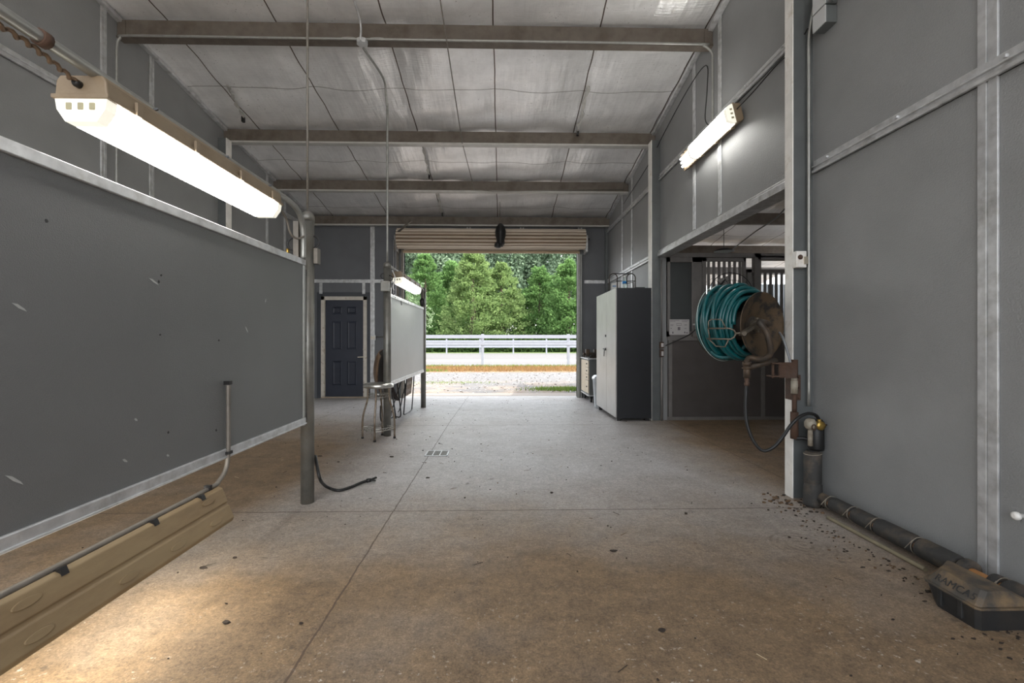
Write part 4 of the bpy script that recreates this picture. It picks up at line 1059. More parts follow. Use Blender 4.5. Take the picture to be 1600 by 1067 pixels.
# drain
dc = fl(684.5, 708, .004)
t = thing('floor_drain', 'square metal floor drain grate set in the concrete aisle', 'drain', (dc.x, dc.y, 0))
m = MB(); m.box(dc.x-.135, dc.x+.12, dc.y-.12, dc.y+.12, .001, .003); m.build('drain_shade_sheet', mat('drain_dark', (.05,.06,.055), .5), t)  # flat dark sheet painted as the shaded hollow under the grate
m = MB()
for x in (-.135, .105): m.box(dc.x+x, dc.x+x+.015, dc.y-.12, dc.y+.12, .003, .008)
for y in (-.12, .105): m.box(dc.x-.135, dc.x+.12, dc.y+y, dc.y+y+.015, .003, .008)
for x in (-.055, .025): m.box(dc.x+x, dc.x+x+.01, dc.y-.12, dc.y+.12, .003, .009)
m.build('drain_frame', M_trim, t)
m = MB()
for k in range(14): y = dc.y-.10+k*.0145; m.box(dc.x-.12, dc.x+.105, y, y+.006, .003, .006)
m.build('grate', M_galv, t)
# debris
m = MB()
def bit(x, y, r, h, mi):
    z = fz(y)+.0005; n = random.randint(4, 6); a0 = random.random()*6; el = random.uniform(.3, 1)
    pts = [(x+r*math.cos(a0+2*PI*k/n)*random.uniform(.6,1.2), y+el*r*math.sin(a0+2*PI*k/n)*random.uniform(.6,1.2), z) for k in range(n)]
    m.prism(pts, (random.uniform(-.3,.3)*r, random.uniform(-.3,.3)*r, h), mi)
for k in range(330):
    y = random.uniform(1.3, 10.5); x = random.uniform(-3.6, 2.3); bit(x, y, random.uniform(.002, .008)*(.6+.09*y), random.uniform(.002, .007), random.choice((0,0,0,1)))
for k in range(240):     # along the foot of the right wall
    y = random.uniform(1.0, 3.6); x = XR-.27-abs(random.gauss(0, .13)); bit(x, y, random.uniform(.003, .012), random.uniform(.002,.006), random.choice((0,0,1)))
for k in range(60):
    x = random.gauss(2.28, .12); y = random.gauss(3.5, .12); bit(x, y, random.uniform(.006, .018), random.uniform(.004,.012), random.choice((0,1)))
for k in range(70):      # straw wisps
    y = random.uniform(1.4, 8.5); x = random.uniform(-2.6, 2.2); a = random.random()*PI; l = random.uniform(.015,.06); z = fz(y)+.003
    m.bar((x,y,z), (x+l*math.cos(a), y+l*math.sin(a), z+.003), .0025, .002, random.choice((1,2,0)))
for (px, py, r) in ((501,713,.03),(529,722,.014),(612,714,.022),(661,704,.009),(667,747,.02),(958,861,.022),(1072,803,.015),(355,973,.018),(367,872,.012),(318,888,.02),(686,693,.01),(862,770,.014),(1035,985,.02),(470,975,.01)):
    p = fl(px, py, .001); bit(p.x, p.y, r, .008, 0)
tag(m.build('floor_debris', [mat('dark_leaf_litter', (.035,.025,.018), .9), mat('brown_leaf_litter', (.14,.085,.045), .9), mat('pale_straw', (.55,.46,.30), .8)], origin=(0,4,0)), 'scattered dark leaf bits, mud crumbs and straw on the concrete', 'debris', kind='stuff')

# ================================================================= hose reel on swing arm
nrm = Vector((.42, -.91, 0)).normalized(); hz = Vector((.91, .42, 0)).normalized()
C0 = Vector((2.085, 3.60, 1.40))
t = thing('hose_reel', 'wall hose reel with brown dished disc and swing arm on the near column', 'reel', (2.3, 3.6, 1.0))
m = MB(); m.lathe([(.035,-.115),(.06,-.11),(.075,-.09),(.13,-.055),(.17,-.045),(.245,-.012),(.262,0),(.266,.006),(.262,.010),(.245,-.002),(.17,-.035),(.13,-.045),(.075,-.08),(.045,-.10),(.035,-.10)], C0, nrm, n=64)
m.build('reel_disc', M_disc, t)
m = MB(); C1 = C0-nrm*.42; m.lathe([(.03,0),(.25,0),(.262,-.012),(.25,-.02),(.03,-.02)], C1, nrm, n=48); m.build('reel_disc', M_disc, t)
m = MB(); m.lathe([(.12,0),(.12,.34)], C1, nrm, n=32); m.build('drum', M_rustd, t)
m = MB(); m.lathe([(.03,-.10),(.045,-.08),(.045,-.04),(.03,-.02)], C0, nrm, n=16)
for k in range(4):
    a = k*PI/2; q = C0-nrm*.06+(hz*math.cos(a)+Vector((0,0,1))*math.sin(a))*.05; m.lathe([(.010,0),(.010,.03)], q, nrm, n=8)
m.build('hub', M_wire, t)
# pipe arm
hub = C0-nrm*.05
Yr = 3.42
arm = [hub, hub+nrm*.07+Vector((.03,0,.005)), at(1187, 503, 3.44), at(1197, 518, 3.42), at(1203, 538, 3.42), at(1203, 553, 3.44), at(1195, 560, 3.47), at(1184, 561, 3.52), at(1172, 559, 3.56), at(1167, 565, 3.58), at(1166, 574, 3.58)]
m = MB(); m.tube(smooth_path(arm), .023, 14); m.build('pipe_arm', M_rustd, t)
T0 = at(1167, 575, 3.58)
m = MB(); m.tube([T0+Vector((0,0,.05)), T0+Vector((0,0,.02))], .034, 14); m.tube([T0+Vector((0,0,.02)), T0-Vector((0,0,.075))], .026, 14); m.lathe([(.036,0),(.036,.014)], T0+Vector((0,0,-.005)), n=14); m.build('tee_fitting', M_rustd, t)
m = MB(); m.tube([T0, at(1192, 568, 3.56), at(1214, 563, 3.55)], .023, 14); m.build('pipe_arm', M_rustd, t)
m = MB(); m.lathe([(.016,0),(.020,.012),(.020,.03),(.013,.035),(.018,.045),(.018,.065),(.014,.07)], T0-Vector((0,0,.145)), n=12); m.build('brass_fitting', M_rust, t)
pt = at(1238, 0, 3.60).x
m = MB(); zt_, zb3 = at(0,567,3.6).z, at(0,592,3.6).z
m.box(at(1217,0,3.55).x, pt, 3.545, 3.56, zb3, zt_); m.box(at(1203,0,3.55).x, at(1219,0,3.55).x, 3.52, 3.60, zb3+.01, zb3+.02); m.box(at(1203,0,3.55).x, at(1219,0,3.55).x, 3.52, 3.60, zt_-.012, zt_-.002); m.tube([(at(1209,0,3.55).x,3.56,zb3-.0),(at(1209,0,3.55).x,3.56,zt_+.01)], .010, 8)
m.build('swing_bracket', M_rust, t)
m = MB(); m.tube([(pt,3.575,at(0,563,3.58).z),(pt,3.575,at(0,592,3.58).z)], .026, 14); m.tube([(pt,3.575,at(0,620,3.58).z),(pt,3.575,at(0,650,3.58).z)], .018, 14); m.tube([(pt,3.575,at(0,648,3.58).z),(pt,3.575,at(0,691,3.58).z)], .029, 14); m.build('pivot_tube', M_rust, t)
m = MB(); m.tube([(pt,3.575,at(0,592,3.58).z),(pt,3.575,at(0,597,3.58).z)], .022, 14); m.tube([(pt,3.575,at(0,597,3.58).z),(pt,3.575,at(0,618,3.58).z)], .025, 14); m.build('pale_collar', M_dbeige, t)
m = MB(); z1_, z2_ = at(0,588,3.6).z, at(0,629,3.6).z
m.box(2.335, 2.345, 3.60, 3.70, z2_, z1_); m.box(2.335, 2.40, 3.60, 3.612, z2_, z1_); m.box(pt, 2.345, 3.565, 3.605, at(0,608,3.6).z, at(0,595,3.6).z); m.box(pt, 2.345, 3.565, 3.605, at(0,620,3.6).z, at(0,614,3.6).z)
for zz in (z1_-.02, (z1_+z2_)/2, z2_+.02): m.lathe([(.009,0),(.009,.01)], (2.385,3.60,zz), (0,-1,0), n=8)
m.build('hinge_plate', M_rust, t, bevel=.002)
# wire hose guide (left, towards the viewer)
m = MB(); Yg = 3.50
def gp(px, py, Y=Yg): return at(px, py, Y)
m.tube([gp(1106,513,3.6), gp(1140,513), gp(1147,516), gp(1150,521), gp(1147,527), gp(1142,530), gp(1105,529,3.6)], .0065, 8)
m.tube([gp(1107,513,3.6), gp(1107,502,3.6), gp(1111,499,3.6), gp(1127,499,3.52), gp(1134,512)], .0055, 8)
m.tube([gp(1108,530,3.6), gp(1119,541,3.6), gp(1133,542,3.52), gp(1138,531)], .0055, 8); m.tube([gp(1106,512,3.6), gp(1109,530,3.6)], .0055, 8)
m.build('hose_guide', M_wire, t)
m = MB(); m.tube([gp(1148,521), gp(1160,520,3.47)], .008, 8); m.bar(gp(1158,522,3.47), hub+nrm*.05+Vector((-.02,0,.02)), .04, .022); m.lathe([(.018,0),(.018,.03)], gp(1160,521,3.45), (0,-1,0), n=10); m.build('guide_clamp', M_wire, t)
# the hose wound on it
pts = []
ln = .30
random.seed(3)
def coil(t0, t1, turns, Rf, n=48, cz_=0.0, phase=0, wob=0):
    out = []
    N_ = int(turns*n)
    for k in range(N_+1):
        s_ = k/N_; a = 2*PI*turns*s_+phase
        tt = t0+(t1-t0)*s_+wob*math.sin(a+1)
        r_ = Rf(s_, a)
        out.append(C1+nrm*tt+(hz*math.cos(a)+Vector((0,0,1))*math.sin(a))*r_+Vector((0,0,cz_)))
    return out
m = MB()
m.tube(coil(.02, .345, 9.5, lambda s_, a: .235+.008*math.sin(3*a)), .0165, 8, 0)
m.tube(coil(.345, .04, 8, lambda s_, a: .262+.012*math.sin(a*1+.5)+.004*math.sin(11*s_), phase=PI, cz_=.008, wob=.012), .0165, 8, 0)
m.tube(coil(.02, .30, 5, lambda s_, a: .290+.014*math.sin(a+s_*9), cz_=.022, wob=.028), .0165, 8, 0)
m.tube(coil(.05, .26, 2.2, lambda s_, a: .312+.012*math.sin(a), cz_=.02, wob=-.04, phase=.6), .0165, 8, 0)
hz_o = m.build('wound_hose', M_hose, None, origin=C0)
tag(hz_o, 'teal garden hose wound around the wall reel', 'hose')
m = MB()     # loose loop hanging low to the left
lp = [C1+nrm*.05+Vector((0,0,.28))-hz*.12, at(1103, 520, 3.88)+Vector((-.0,0,0)), at(1106, 540, 3.85), at(1118, 555, 3.80), at(1135, 558, 3.75), at(1152, 551, 3.7), at(1165, 540, 3.68)]
m.tube(smooth_path(lp), .0165, 10); m.build('loose_loop', M_hose, hz_o)
m = MB(); m.tube(coil(.0, .06, 1.0, lambda s_, a: .325, cz_=.022, wob=-.04), .003, 6); m.build('pale_stripe', M_hosew, hz_o)
pipe('drop_hose', [C0+hz*.22+Vector((0,0,-.06)), at(1224, 530, 3.60), at(1229, 545, 3.58), at(1234, 562, 3.56), at(1236, 575, 3.555)], .009, mat('grey_thin_hose', (.18,.19,.20), .3), 'thin grey hose dropping from the reel disc to the bracket', 'hose')
pipe('supply_hose', [T0-Vector((0,0,.14)), at(1166, 612, 3.56), at(1165, 640, 3.55), at(1168, 665, 3.53), at(1178, 690, 3.50), at(1192, 704, 3.48), at(1208, 699, 3.46), at(1222, 684, 3.44), at(1236, 664, 3.42), at(1250, 651, 3.42), at(1264, 646, 3.44), at(1275, 649, 3.46), at(1280, 657, 3.47)], .0125, M_black, 'black rubber hose looping from the reel to the wall faucet', 'hose')

# ================================================================= faucet and insulated pipes at the wall foot
t = thing('wall_faucet', 'dirty white faucet on the wrapped riser pipe at the column foot', 'faucet', (2.44, 3.45, .6))
fq = at(1266, 662, 3.46)
m = MB(); m.lathe([(.028,-.04),(.040,-.02),(.042,.01),(.030,.035),(.01,.042)], fq, n=16); m.build('faucet_head', M_dbeige, t)
m = MB(); m.tube([fq-Vector((0,0,.04)), fq-Vector((0,0,.17))], .018, 12); m.build('riser', M_dbeige, t)
m = MB(); m.tube([fq+Vector((.02,0,0)), fq+Vector((.075,0,.0))], .020, 12); m.tube([fq+Vector((.07,0,-.02)), fq+Vector((.07,0,.035))], .014, 10); m.lathe([(.012,0),(.035,.01),(.035,.018),(.01,.022)], fq+Vector((.06,-.02,-.01)), (0,-1,0), n=10); m.build('valve', M_brass, t)
m = MB(); m.tube([fq+Vector((.015*math.cos(a)+.0, -.042, .02*math.sin(a)-.02)) for a in [2*PI*k/14 for k in range(14)]], .005, 6, closed=True); m.tube([fq+Vector((.10,0,-.01)), fq+Vector((.13,.0,-.01))], .006, 6); m.build('handle', M_rust, t)
m = MB(); m.tube(smooth_path([(pt, 3.56, .50), (pt+.07, 3.52, .50), (pt+.12, 3.48, .43), (2.42, 3.47, .38)]), .013, 8); m.build('drain_arm', M_black, t)
t = thing('wrapped_riser', 'thick black foam-wrapped riser pipe at the foot of the near column', 'pipe', (2.44, 3.46, 0))
m = MB(); m.lathe([(.04,.0),(.056,.015),(.060,.05),(.060,.26),(.048,.28)], (2.40,3.46,.14), n=20); m.build('foam_sleeve', M_foam, t)
m = MB(); m.lathe([(.058,0),(.060,.02),(.064,.12),(.06,.17),(.045,.18)], (2.385,3.45,.005), (.10,.03,1), n=20); m.build('foam_elbow', M_foam, t)
m = MB(); m.lathe([(.05,0),(.055,.02),(.055,.22),(.04,.24)], (2.455,3.50,.42), n=16); m.build('foam_sleeve', M_black, t)
m = MB(); m.tube([Vector((2.40+.061*math.cos(a), 3.46+.061*math.sin(a), .405+.006*math.cos(a))) for a in [2*PI*k/20 for k in range(20)]], .003, 6, closed=True); m.build('zip_tie', M_dbeige, t)
# horizontal pipe: sleeves of foam along the wall
t = thing('wrapped_floor_pipe', 'foam-wrapped pipe lying along the foot of the right wall', 'pipe', (2.43, 2.4, .07))
m = MB(); m.tube([(2.42, 3.36, .075), (2.425, .4, .085)], .026, 12); m.build('bare_pipe', mat('orange_bare_pipe', (.42,.20,.07), .6, 0, .2, 10), t)
segs = [(3.45,3.30,.042),(3.29,3.09,.050),(3.08,2.89,.052),(2.88,2.60,.055),(2.59,2.355,.057),(2.345,2.29,.058),(2.20,2.15,.050),(2.14,1.6,.055),(1.59,.6,.055)]
for k, (a, b_, r) in enumerate(segs):
    m = MB(); l_ = abs(a-b_); e_ = min(.03, l_*.3); m.lathe([(r*.45,0),(r*.80,.004),(r*.97,e_*.5),(r,e_),(r,l_-e_),(r*.95,l_-e_*.4),(r*.78,l_-.003),(r*.45,l_)], (2.43,a,.078), (random.uniform(-.02,.02),-1,random.uniform(-.01,.015)), n=20)
    m.build('foam_sleeve', M_foam, t)
for y in (3.295, 3.085, 2.885, 2.595, 2.145):
    m = MB(); m.tube([Vector((2.43+.052*math.cos(a), y, .078+.052*math.sin(a))) for a in [2*PI*k/20 for k in range(20)]], .002, 6, closed=True); m.tube([(2.39,y,.115),(2.36,y+.02,.06)], .002, 6); m.build('zip_tie', M_dbeige, t)
pipe('thin_floor_pipe', [(2.33, 3.2, .012), (2.335, 2.8, .012), (2.34, 2.46, .012)], .013, mat('olive_floor_pipe', (.20,.17,.11), .6, 0, .2, 8), 'thin olive pipe on the floor beside the wrapped pipe')

# ================================================================= black case
t = thing('plastic_case', 'dusty black plastic case with embossed lid on the floor at right', 'case', (2.18, 2.1, 0))
def ringc(z, x0_, x1_, yn, yf0, yf1, e=.015):
    P4 = [Vector((x0_, yn, z)), Vector((x1_, yn, z)), Vector((x1_, yf1, z)), Vector((x0_, yf0, z))]
    out = []
    for k in range(4):
        a, b_, c_ = P4[k-1], P4[k], P4[(k+1) % 4]
        out += [b_+(a-b_).normalized()*e, b_+(c_-b_).normalized()*e]
    return out
def stack(m, secs, mi=0):
    vs = [p for s_ in secs for p in s_]; n = 8
    fs = [tuple(range(n))[::-1], tuple(range(len(vs)-n, len(vs)))]
    for i in range(len(secs)-1):
        for k in range(n): fs.append((i*n+k, i*n+(k+1) % n, (i+1)*n+(k+1) % n, (i+1)*n+k))
    m.add(vs, fs, mi)
m = MB(); stack(m, [ringc(0, 2.095, 2.350, 1.955, 2.155, 2.32), ringc(.10, 2.078, 2.365, 1.940, 2.185, 2.35)]); m.build('case_base', M_blackd, t)
m = MB(); stack(m, [ringc(.10, 2.069, 2.371, 1.931, 2.193, 2.358), ringc(.11, 2.069, 2.371, 1.931, 2.193, 2.358)]); m.build('rim', M_lid, t, bevel=.002)
m = MB(); stack(m, [ringc(.11, 2.078, 2.365, 1.940, 2.185, 2.35), ringc(.172, 2.125, 2.248, 1.958, 2.160, 2.245)]); m.build('case_lid', M_lid, t, bevel=.003)
for y in (2.02, 2.115):
    m = MB(); m.box(2.076, 2.091, y-.010, y+.010, .02, .10); m.build('latch', M_blackd, t, bevel=.003)
# embossed letters on the sloping front face of the lid
cu = bpy.data.curves.new('lid_lettering', 'FONT'); cu.body = 'RAMCA5'; cu.size = .046; cu.extrude = .0012; cu.space_character = 1.05
to = bpy.data.objects.new('lid_lettering_src', cu); col.objects.link(to)
bpy.context.view_layer.update()
dg = bpy.context.evaluated_depsgraph_get(); me = bpy.data.meshes.new_from_object(to.evaluated_get(dg)); bpy.data.objects.remove(to)
f0 = Vector((2.078, 2.06, .11)); f1 = Vector((2.125, 2.06, .172)); up_ = (f1-f0).normalized(); ux = Vector((0,-1,0)); nn = Vector((-up_.z, 0, up_.x))
org = Vector((2.078, 2.155, .11))+up_*.020
wmax = max(v.co.x for v in me.vertices)
for v in me.vertices:
    q = org+ux*(v.co.x*.185/wmax)+up_*v.co.y+nn*(v.co.z+.0005)
    v.co = q-Vector(t['_o'])
tx_o = bpy.data.objects.new('lid_lettering', me); me.materials.append(M_blackd); col.objects.link(tx_o); tx_o.parent = t
# black shoe print shadowy rag by the case omitted; cream knob at right frame edge
kp = atX(1598, 806, XR)
t = thing('round_bumper', 'cream round bumper on the right wall at the frame edge', 'bumper', kp)
m = MB(); m.lathe([(.012,0),(.012,.02),(.02,.025),(.02,.04),(.008,.048)], (XR, kp.y, kp.z), (-1,0,0), n=14); m.build('knob_head', M_cream, t)

# ================================================================= stall front details (side bay)
def bars(x0_, x1_, z0, z1, y, n, lb):
    t = thing('barred_grille', lb, 'grille', ((x0_+x1_)/2, y, z0))
    m = MB(); m.box(x0_, x1_, y-.02, y+.03, z1-.06, z1); m.box(x0_, x1_, y-.02, y+.03, z0, z0+.045); m.box(x0_, x0_+.07, y-.02, y+.03, z0, z1); m.box(x1_-.05, x1_, y-.02, y+.03, z0, z1); m.build('grille_frame', M_bar, t, bevel=.003)
    for k in range(n):
        x = x0_+.07+(x1_-x0_-.12)*(k+.5)/n+0.0
        m = MB(); m.box(x-.022, x+.022, y-.006, y+.008, z0+.04, z1-.05); m.build('bar', M_bar, t)
    return t
XA, XB_ = at(1099, 0, YS).x, at(1166, 0, YS).x
bars(XA-.02, XB_, 1.33, 2.60, YS+.02, 7, 'barred stall grille behind the hose reel, left half')
bars(XB_+.02, XB_+1.05, 1.33, 2.42, YS+.02, 10, 'barred stall grille just left of the near column')
bars(XB_+1.10, XB_+2.6, 1.33, 2.42, YS+.02, 15, 'barred stall grille hidden deeper in the side bay')
# solid framed upper panel beside far column
t = thing('stall_shutter', 'framed dark solid panel beside the barred stall grille', 'panel', (2.9, YS, 1.33))
x0_, x1_ = at(1040, 0, YS).x, XA-.03
m = MB(); m.box(x0_+.06, x1_-.10, YS+.01, YS+.03, 1.42, 2.52); m.build('infill', mat('shutter_dark', (.055,.06,.06), .5, 0, .05, 5, .15, 80), t)
m = MB(); m.box(x0_, x0_+.07, YS-.02, YS+.04, 1.33, 2.60); m.box(x1_-.16, x1_, YS-.02, YS+.04, 1.33, 2.60); m.box(x0_, x1_, YS-.02, YS+.04, 2.52, 2.60); m.box(x0_, x1_, YS-.02, YS+.04, 1.33, 1.42); m.build('shutter_frame', M_bar, t, bevel=.004)
m = MB(); m.box(2.64, 5.2, YS-.02, YS+.07, 2.60, 2.67); m.box(4.05, 4.16, YS-.02, YS+.07, 1.33, 2.67); m.box(4.1, 8.0, YS-.02, YS+.07, 2.56, 2.63); trim(m, M_bar)
# notice
a_ = at(1046, 499, YS-.03); b2 = at(1077, 523, YS-.03)
t = thing('notice_sheet', 'pale printed notice pinned low on the dark stall panel', 'notice', (a_.x, YS-.03, b2.z))
m = MB(); m.box(a_.x, b2.x, YS-.032, YS-.026, b2.z, a_.z); m.build('sheet', M_paper, t)
m = MB(); w_ = b2.x-a_.x; h_ = a_.z-b2.z
for (u0, v0, u1_, v1_) in ((.03,.92,.5,.94),(.03,.86,.3,.88),(.6,.92,.95,.94),(.62,.84,.9,.86),(.36,.60,.60,.62),(.36,.72,.60,.74),(.36,.60,.37,.74),(.59,.60,.60,.74),(.42,.30,.54,.50),(.05,.64,.2,.66),(.05,.58,.18,.60),(.05,.40,.12,.44),(.14,.08,.20,.2),(.74,.10,.80,.2),(.84,.10,.92,.16),(.75,.62,.88,.65),(.75,.40,.86,.43)):
    m.box(a_.x+u0*w_, a_.x+u1_*w_, YS-.0335, YS-.032, b2.z+v0*h_, b2.z+v1_*h_)
m.build('printing', M_ink, t)
a_ = at(1083, 508, YS-.03)
m = MB(); m.box(a_.x, a_.x+.08, YS-.03, YS-.02, a_.z, a_.z+.025)
tag(m.build('paper_tag', M_paper, origin=(a_.x, YS-.02, a_.z)), 'tiny white tag right of the stall notice', 'tag')
m = MB(); a_ = at(1081, 526, YS-.03); m.box(a_.x, a_.x+.18, YS-.07, YS-.02, a_.z, a_.z+.13); m.box(a_.x+.08, a_.x+.13, YS-.075, YS-.07, a_.z+.02, a_.z+.10, 1)
tag(m.build('latch_box', [M_bar, M_dk], origin=(a_.x, YS-.03, a_.z)), 'dark latch box on the stall frame left of the hose', 'latch')
# fan
fc = at(1142, 462, YS-.18); fr = .36
t = thing('wall_fan', 'round black wire-guard fan on the stall bars behind the reel', 'fan', fc)
m = MB()
for r_, dy in ((fr, 0), (fr*.66, -.05), (fr*.33, -.07)):
    m.tube([fc+Vector((r_*math.cos(a), dy, r_*math.sin(a))) for a in [2*PI*k/40 for k in range(40)]], .006 if r_ == fr else .003, 6, closed=True)
for k in range(16):
    a = 2*PI*k/16; m.tube([fc+Vector((0,-.08,0)), fc+Vector((fr*.5*math.cos(a),-.065,fr*.5*math.sin(a))), fc+Vector((fr*math.cos(a),0,fr*math.sin(a)))], .003, 6)
m.build('wire_guard', M_dk, t)
m = MB(); m.lathe([(.05,-.05),(.075,-.03),(.08,.08),(.05,.12)], fc, (0,1,0), n=18); m.build('motor', M_dk, t)
m = MB()
for k in range(4):
    a = 2*PI*k/4+.5; e1 = Vector((math.cos(a),0,math.sin(a))); e2 = Vector((-math.sin(a),.4,math.cos(a)))
    m.prism([fc+e1*.06-e2*.03, fc+e1*.30-e2*.09, fc+e1*.32+e2*.05, fc+e1*.06+e2*.03], (0,.006,0))
m.build('blade', mat('fan_blade_grey', (.30,.29,.28), .4), t)
m = MB(); m.bar(fc+Vector((-.30,-.02,-.02)), fc+Vector((-.42,-.05,-.10)), .03, .02); m.bar(fc+Vector((-.42,-.05,-.10)), fc+Vector((-.05,.0,.30)), .018, .018); m.bar(fc+Vector((-.1,.10,.12)), fc+Vector((.18,.10,.12)), .05, .09); m.box(fc.x-.02, fc.x+.02, fc.y+.05, YS, fc.z-.02, fc.z+.02); m.build('bracket', M_dk, t)
# pendant shade in side bay
sp_ = at(1131, 393, 8.4)
t = thing('pendant_light', 'shallow dark pendant light hanging under the side bay roof', 'lamp', sp_)
m = MB(); m.lathe([(.18,0),(.17,.015),(.10,.05),(.03,.07)], sp_, n=24); m.build('shade', M_dk, t)
m = MB(); m.tube([sp_+Vector((0,0,.06)), (sp_.x, sp_.y, cz(sp_.y)-.62)], .006, 6); m.build('stem', M_dk, t)
pipe('side_bay_cable', [at(1243, 306, 6.6), at(1213, 340, 7.6), at(1180, 362, 8.6), at(1150, 385, 9.6), at(1140, 392, 9.9)], .012, M_dk, 'dark cable drooping beneath the side bay roof', 'cable')

# ================================================================= outside
GZ = -.13
m = MB(); m.box(-160, 160, YB+.35, 260, GZ-.4, GZ); m.box(-160, XL-.2, -40, YB+.35, GZ-.4, GZ); m.box(8.1, 160, -40, YB+.35, GZ-.4, GZ); m.box(XL-.2, 8.1, -40, Y0, GZ-.4, GZ)
struct(m.build('ground', M_ground, recalc=False))
# unseen pale pad behind the rear end, added to bounce sun onto the ceiling
m = MB(); m.box(-9, 9, -16, Y0-.0, -.3, -.03)
struct(m.build('rear_bounce_pad', mat('pale_bounce_concrete', (.62,.60,.57), .8, 0, .06, 4), recalc=False))
# apron
m = MB(); m.box(-3.2, 2.9, YB+.35, YB+1.05, -.3, fz(YB)-.02)
struct(m.build('doorway_apron', mat('sunlit_concrete', (.28,.245,.21), .8, 0, .08, 6, .1, 60)))
# near fence
def fence(Y, x0, n, dx, base, lb, dets):
    t = thing('board_fence', lb, 'fence', (x0, Y, base))
    for k in range(n):
        x = x0+k*dx
        m = MB(); m.prism([(x-.07,Y-.07,base),(x+.07,Y-.07,base),(x+.07,Y+.07,base),(x-.07,Y+.07,base)], (0,0,dets[0]-base)); m.build('fence_post', M_wfence, t, bevel=.008)
    for (za, zb_) in dets[1]:
        m = MB(); m.box(x0-.1, x0+(n-1)*dx+.1, Y-.10, Y-.07, za, zb_); m.build('fence_board', M_wfence, t)
    return t
s_n = F/23.7
xn = at(754, 0, 23.7).x; dxn = at(888, 0, 23.7).x-xn
fence(23.7, xn-dxn*4, 9, dxn, GZ, 'white board fence nearest the barn across the yard', (1.58, ((1.36,1.54),(1.01,1.15))))
xf = at(750, 0, 46).x; dxf = at(802, 0, 46).x-xf
fence(46, xf-dxf*9, 19, dxf, GZ, 'second white board fence beyond the gravel lane', (1.36, ((1.05,1.24),(.50,.72),(.80,.88))))
# dry grass strip + green patches
def blades(m, x, y, h, lean, mi, z=GZ):
    a = random.random()*2*PI; w = .012*h/.15+.006; d = Vector((math.cos(a), math.sin(a), 0)); l = Vector((random.uniform(-lean,lean), random.uniform(-lean,lean), h))
    p = Vector((x,y,z-.005)); m.add([p-d*w, p+d*w, p+l], [(0,1,2)], mi)
m = MB()
for k in range(16000): blades(m, random.uniform(-8, 7), 20.2+3.4*random.random()**.8, random.uniform(.05,.17), .08, 0)
tag(m.build('dry_grass', M_straw, origin=(0,22,GZ), recalc=False), 'strip of orange dry grass in front of the near white fence', 'grass', kind='stuff')
m = MB()
for k in range(2200): blades(m, random.gauss(1.9,.5), random.gauss(12.9,.22), random.uniform(.03,.10), .06, 0)
for k in range(900): blades(m, random.gauss(-3.6,.5), random.gauss(20.6,.15), random.uniform(.05,.14), .08, 0)
for k in range(700): blades(m, random.gauss(-1.8,.9), random.gauss(15,.25), random.uniform(.02,.05), .04, 0)
for k in range(3500): blades(m, random.uniform(-8,7), random.gauss(23.3,.18), random.uniform(.08,.2), .08, 0)
tag(m.build('green_weeds', M_grass, origin=(0,14,GZ), recalc=False), 'green weeds by the doorway and fence in the gravel yard', 'weeds', kind='stuff')
m = MB()
for k in range(1500):
    y = random.uniform(12, 19.5); x = random.uniform(-7, 6); r = random.uniform(.008,.03); z = GZ
    n = 5; a0 = random.random()*6; m.prism([(x+r*math.cos(a0+2*PI*q/n), y+r*math.sin(a0+2*PI*q/n), z-.002) for q in range(n)], (r*.3,0,r*.8), random.choice((0,1,1)))
tag(m.build('gravel_stones', [mat('dark_stone', (.16,.14,.12), .9), mat('pale_stone', (.62,.60,.57), .9)], origin=(0,15,GZ)), 'loose stones strewn over the gravel yard', 'gravel', kind='stuff')

# trees
def foliage(kind, H, R, n, mat_, name, parent, seed, base=0.3, leaf=.2):
    rnd = random.Random(seed); vs = []; fs = []
    for k in range(n):
        if kind == 'cone':
            if k % 75 == 0:
                u = rnd.random()**1.15; bz = base+(H-base)*u; env = R*(1-u)**.66*rnd.uniform(.72, 1.12)+.15; ba = rnd.random()*2*PI; tilt = rnd.uniform(.05,.45)
            q = .35+.65*rnd.random()**.6; r = env*q; a = ba+rnd.gauss(0,.16)*(1.25-q)*2.2
            sp = .12+.22*(1-q)+.10*(1-u)
            p = Vector((r*math.cos(a)+rnd.gauss(0,sp), r*math.sin(a)+rnd.gauss(0,sp), bz+tilt*r-.15*env+rnd.gauss(0,sp*.9)))
            out = Vector((math.cos(a), math.sin(a), .55+rnd.uniform(-.3,.5))).normalized()
            Ls = leaf*rnd.uniform(.9, 2.0); W = leaf*.36
            m_ = 2
        else:
            th = rnd.random()*2*PI; cz_ = rnd.uniform(-1, 1); q = rnd.random()**.3
            rr = math.sqrt(1-cz_*cz_)
            lob = 1+.18*math.sin(4*th+seed)+.15*math.sin(7*cz_+3*th+seed)
            p = Vector((R*rr*math.cos(th)*q*lob, R*rr*math.sin(th)*q*lob, H*.58+H*.44*cz_*q*lob))
            out = Vector((rnd.gauss(0,1), rnd.gauss(0,1), rnd.gauss(.3,1))).normalized(); Ls = leaf*rnd.uniform(.8,1.6); W = leaf*.55; m_ = 2
        s_ = out.cross(Vector((rnd.uniform(-1,1), rnd.uniform(-1,1), rnd.uniform(-1,1)))).normalized()
        for w in range(m_):
            d_ = (out+Vector((rnd.uniform(-.5,.5), rnd.uniform(-.5,.5), rnd.uniform(-.5,.5)))).normalized()
            o = len(vs); vs += [p-s_*W*.2, p+d_*Ls*.5-s_*W, p+d_*Ls, p+d_*Ls*.5+s_*W]; fs.append((o, o+1, o+2, o+3))
    m = MB(); org = Vector(parent['_o']); m.add([v+org for v in vs], fs, 0, False)
    return m.build(name, mat_, parent, recalc=False)
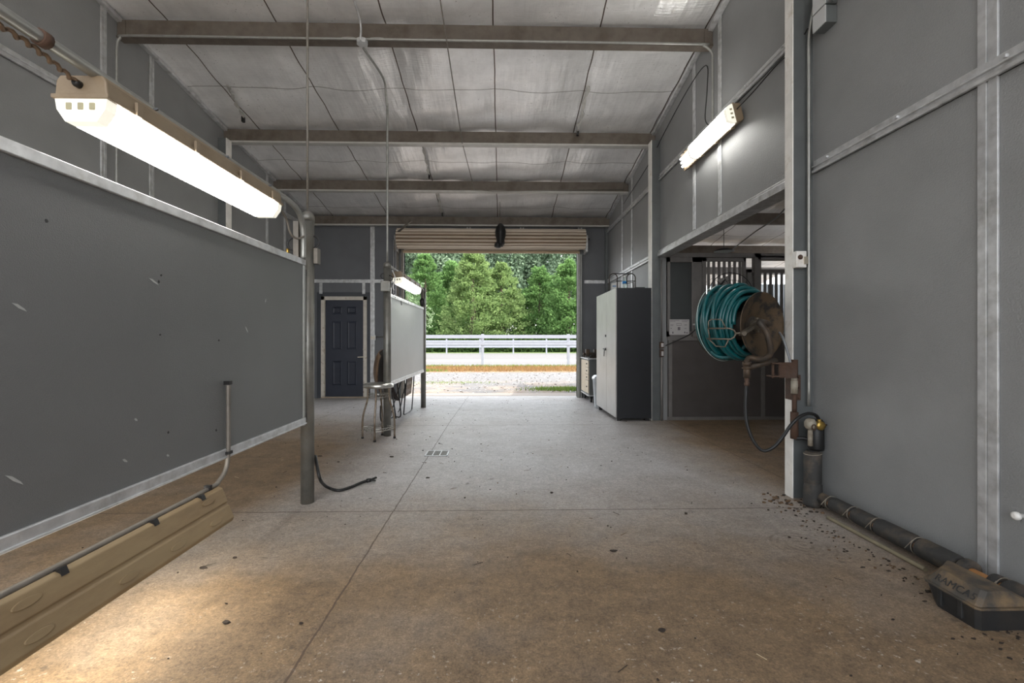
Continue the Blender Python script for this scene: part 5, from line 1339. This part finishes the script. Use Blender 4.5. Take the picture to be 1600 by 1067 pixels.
def tree(kind, loc, H, R, n, mt, lb, nm, seed, group, leaf=.2, base=.3):
    t = thing(nm, lb, 'tree', loc, group)
    foliage(kind, H, R, n, mt, 'foliage', t, seed, base, leaf)
    m = MB(); o = Vector(loc); m.tube([o, o+Vector((.1,.05,H*.45)), o+Vector((0,0,H*.9))], [R*.09+.05, R*.06+.03, .03], 8); m.build('trunk', M_tree_trunk, t)
    return t
ev = [ (664,60,12.2,3.5,M_lf_bright,'bright green conical evergreen at the left side of the doorway view'),
       (738,57,12.4,3.9,M_lf_yel,'yellow-green cedar with loose drooping boughs left of centre'),
       (783,59,10.8,3.9,M_lf_yel,'broad pale green cedar in the centre of the doorway view'),
       (843,60,10.6,3.3,M_lf_bright,'dark green conical evergreen right of the central cedar'),
       (888,57,11.0,3.5,M_lf_bright,'bright green evergreen at the right side of the doorway view'),
       (706,64,12.0,3.2,M_lf_bright,'narrow green evergreen between the left evergreen and the loose cedar'),
       (600,60,12.6,3.6,M_lf_bright,'evergreen hidden left of the doorway opening'),
       (945,60,11.6,3.6,M_lf_bright,'evergreen hidden right of the doorway opening')]
for i, (px, Y, H, R, mt, lb) in enumerate(ev):
    p = at(px, 0, Y); tree('cone', (p.x, Y, GZ), H*1.02, R*1.22, 17000, mt, lb, 'evergreen_tree', 11+i, 'evergreens in the front row')
dc_ = [(590,76,19,6),(640,78,20,6),(690,75,19.5,5.5),(735,79,21,6),(785,77,19,5.5),(830,80,20.5,6),(880,76,19.5,6),(935,78,20,6)]
lbs = ['far left', 'left', 'second from left', 'left of centre', 'centre', 'right of centre', 'right', 'far right']
for i, (px, Y, H, R) in enumerate(dc_):
    p = at(px, 0, Y); tree('round', (p.x, Y, GZ), H, R, 9000, M_lf_dark, 'tall leafy tree behind the evergreens, %s of the back row' % lbs[i], 'leafy_tree', 40+i, 'tall leafy trees in the back row', leaf=.36)
p = at(640, 0, 34); tree('round', (p.x-.2, 34, GZ), 5.4, 1.6, 2600, M_lf_pale, 'small pale-leaved tree beyond the near fence at left', 'small_tree', 77, None, leaf=.13)
# wood edge undergrowth behind the far fence
m = MB(); rnd = random.Random(5)
for k in range(16000):
    x = rnd.uniform(-24, 22); y = rnd.uniform(51, 56); z = GZ+rnd.random()**1.3*1.9; s_ = .22
    d1_ = Vector((rnd.uniform(-1,1), rnd.uniform(-1,1), rnd.uniform(-.5,1))).normalized()*s_; d2_ = Vector((rnd.uniform(-1,1), rnd.uniform(-1,1), rnd.uniform(-1,1))).normalized()*s_*.6
    p = Vector((x,y,z)); m.add([p, p+d1_+d2_, p+d1_*2, p+d1_-d2_], [(0,1,2,3)])
tag(m.build('undergrowth', mk_leaf('undergrowth_green', (.02,.045,.015), (.07,.11,.035)), origin=(0,53,GZ), recalc=False), 'dark undergrowth at the wood edge behind the far fence', 'bushes', kind='stuff')

for o in bpy.data.objects:
    if '_o' in o: del o['_o']
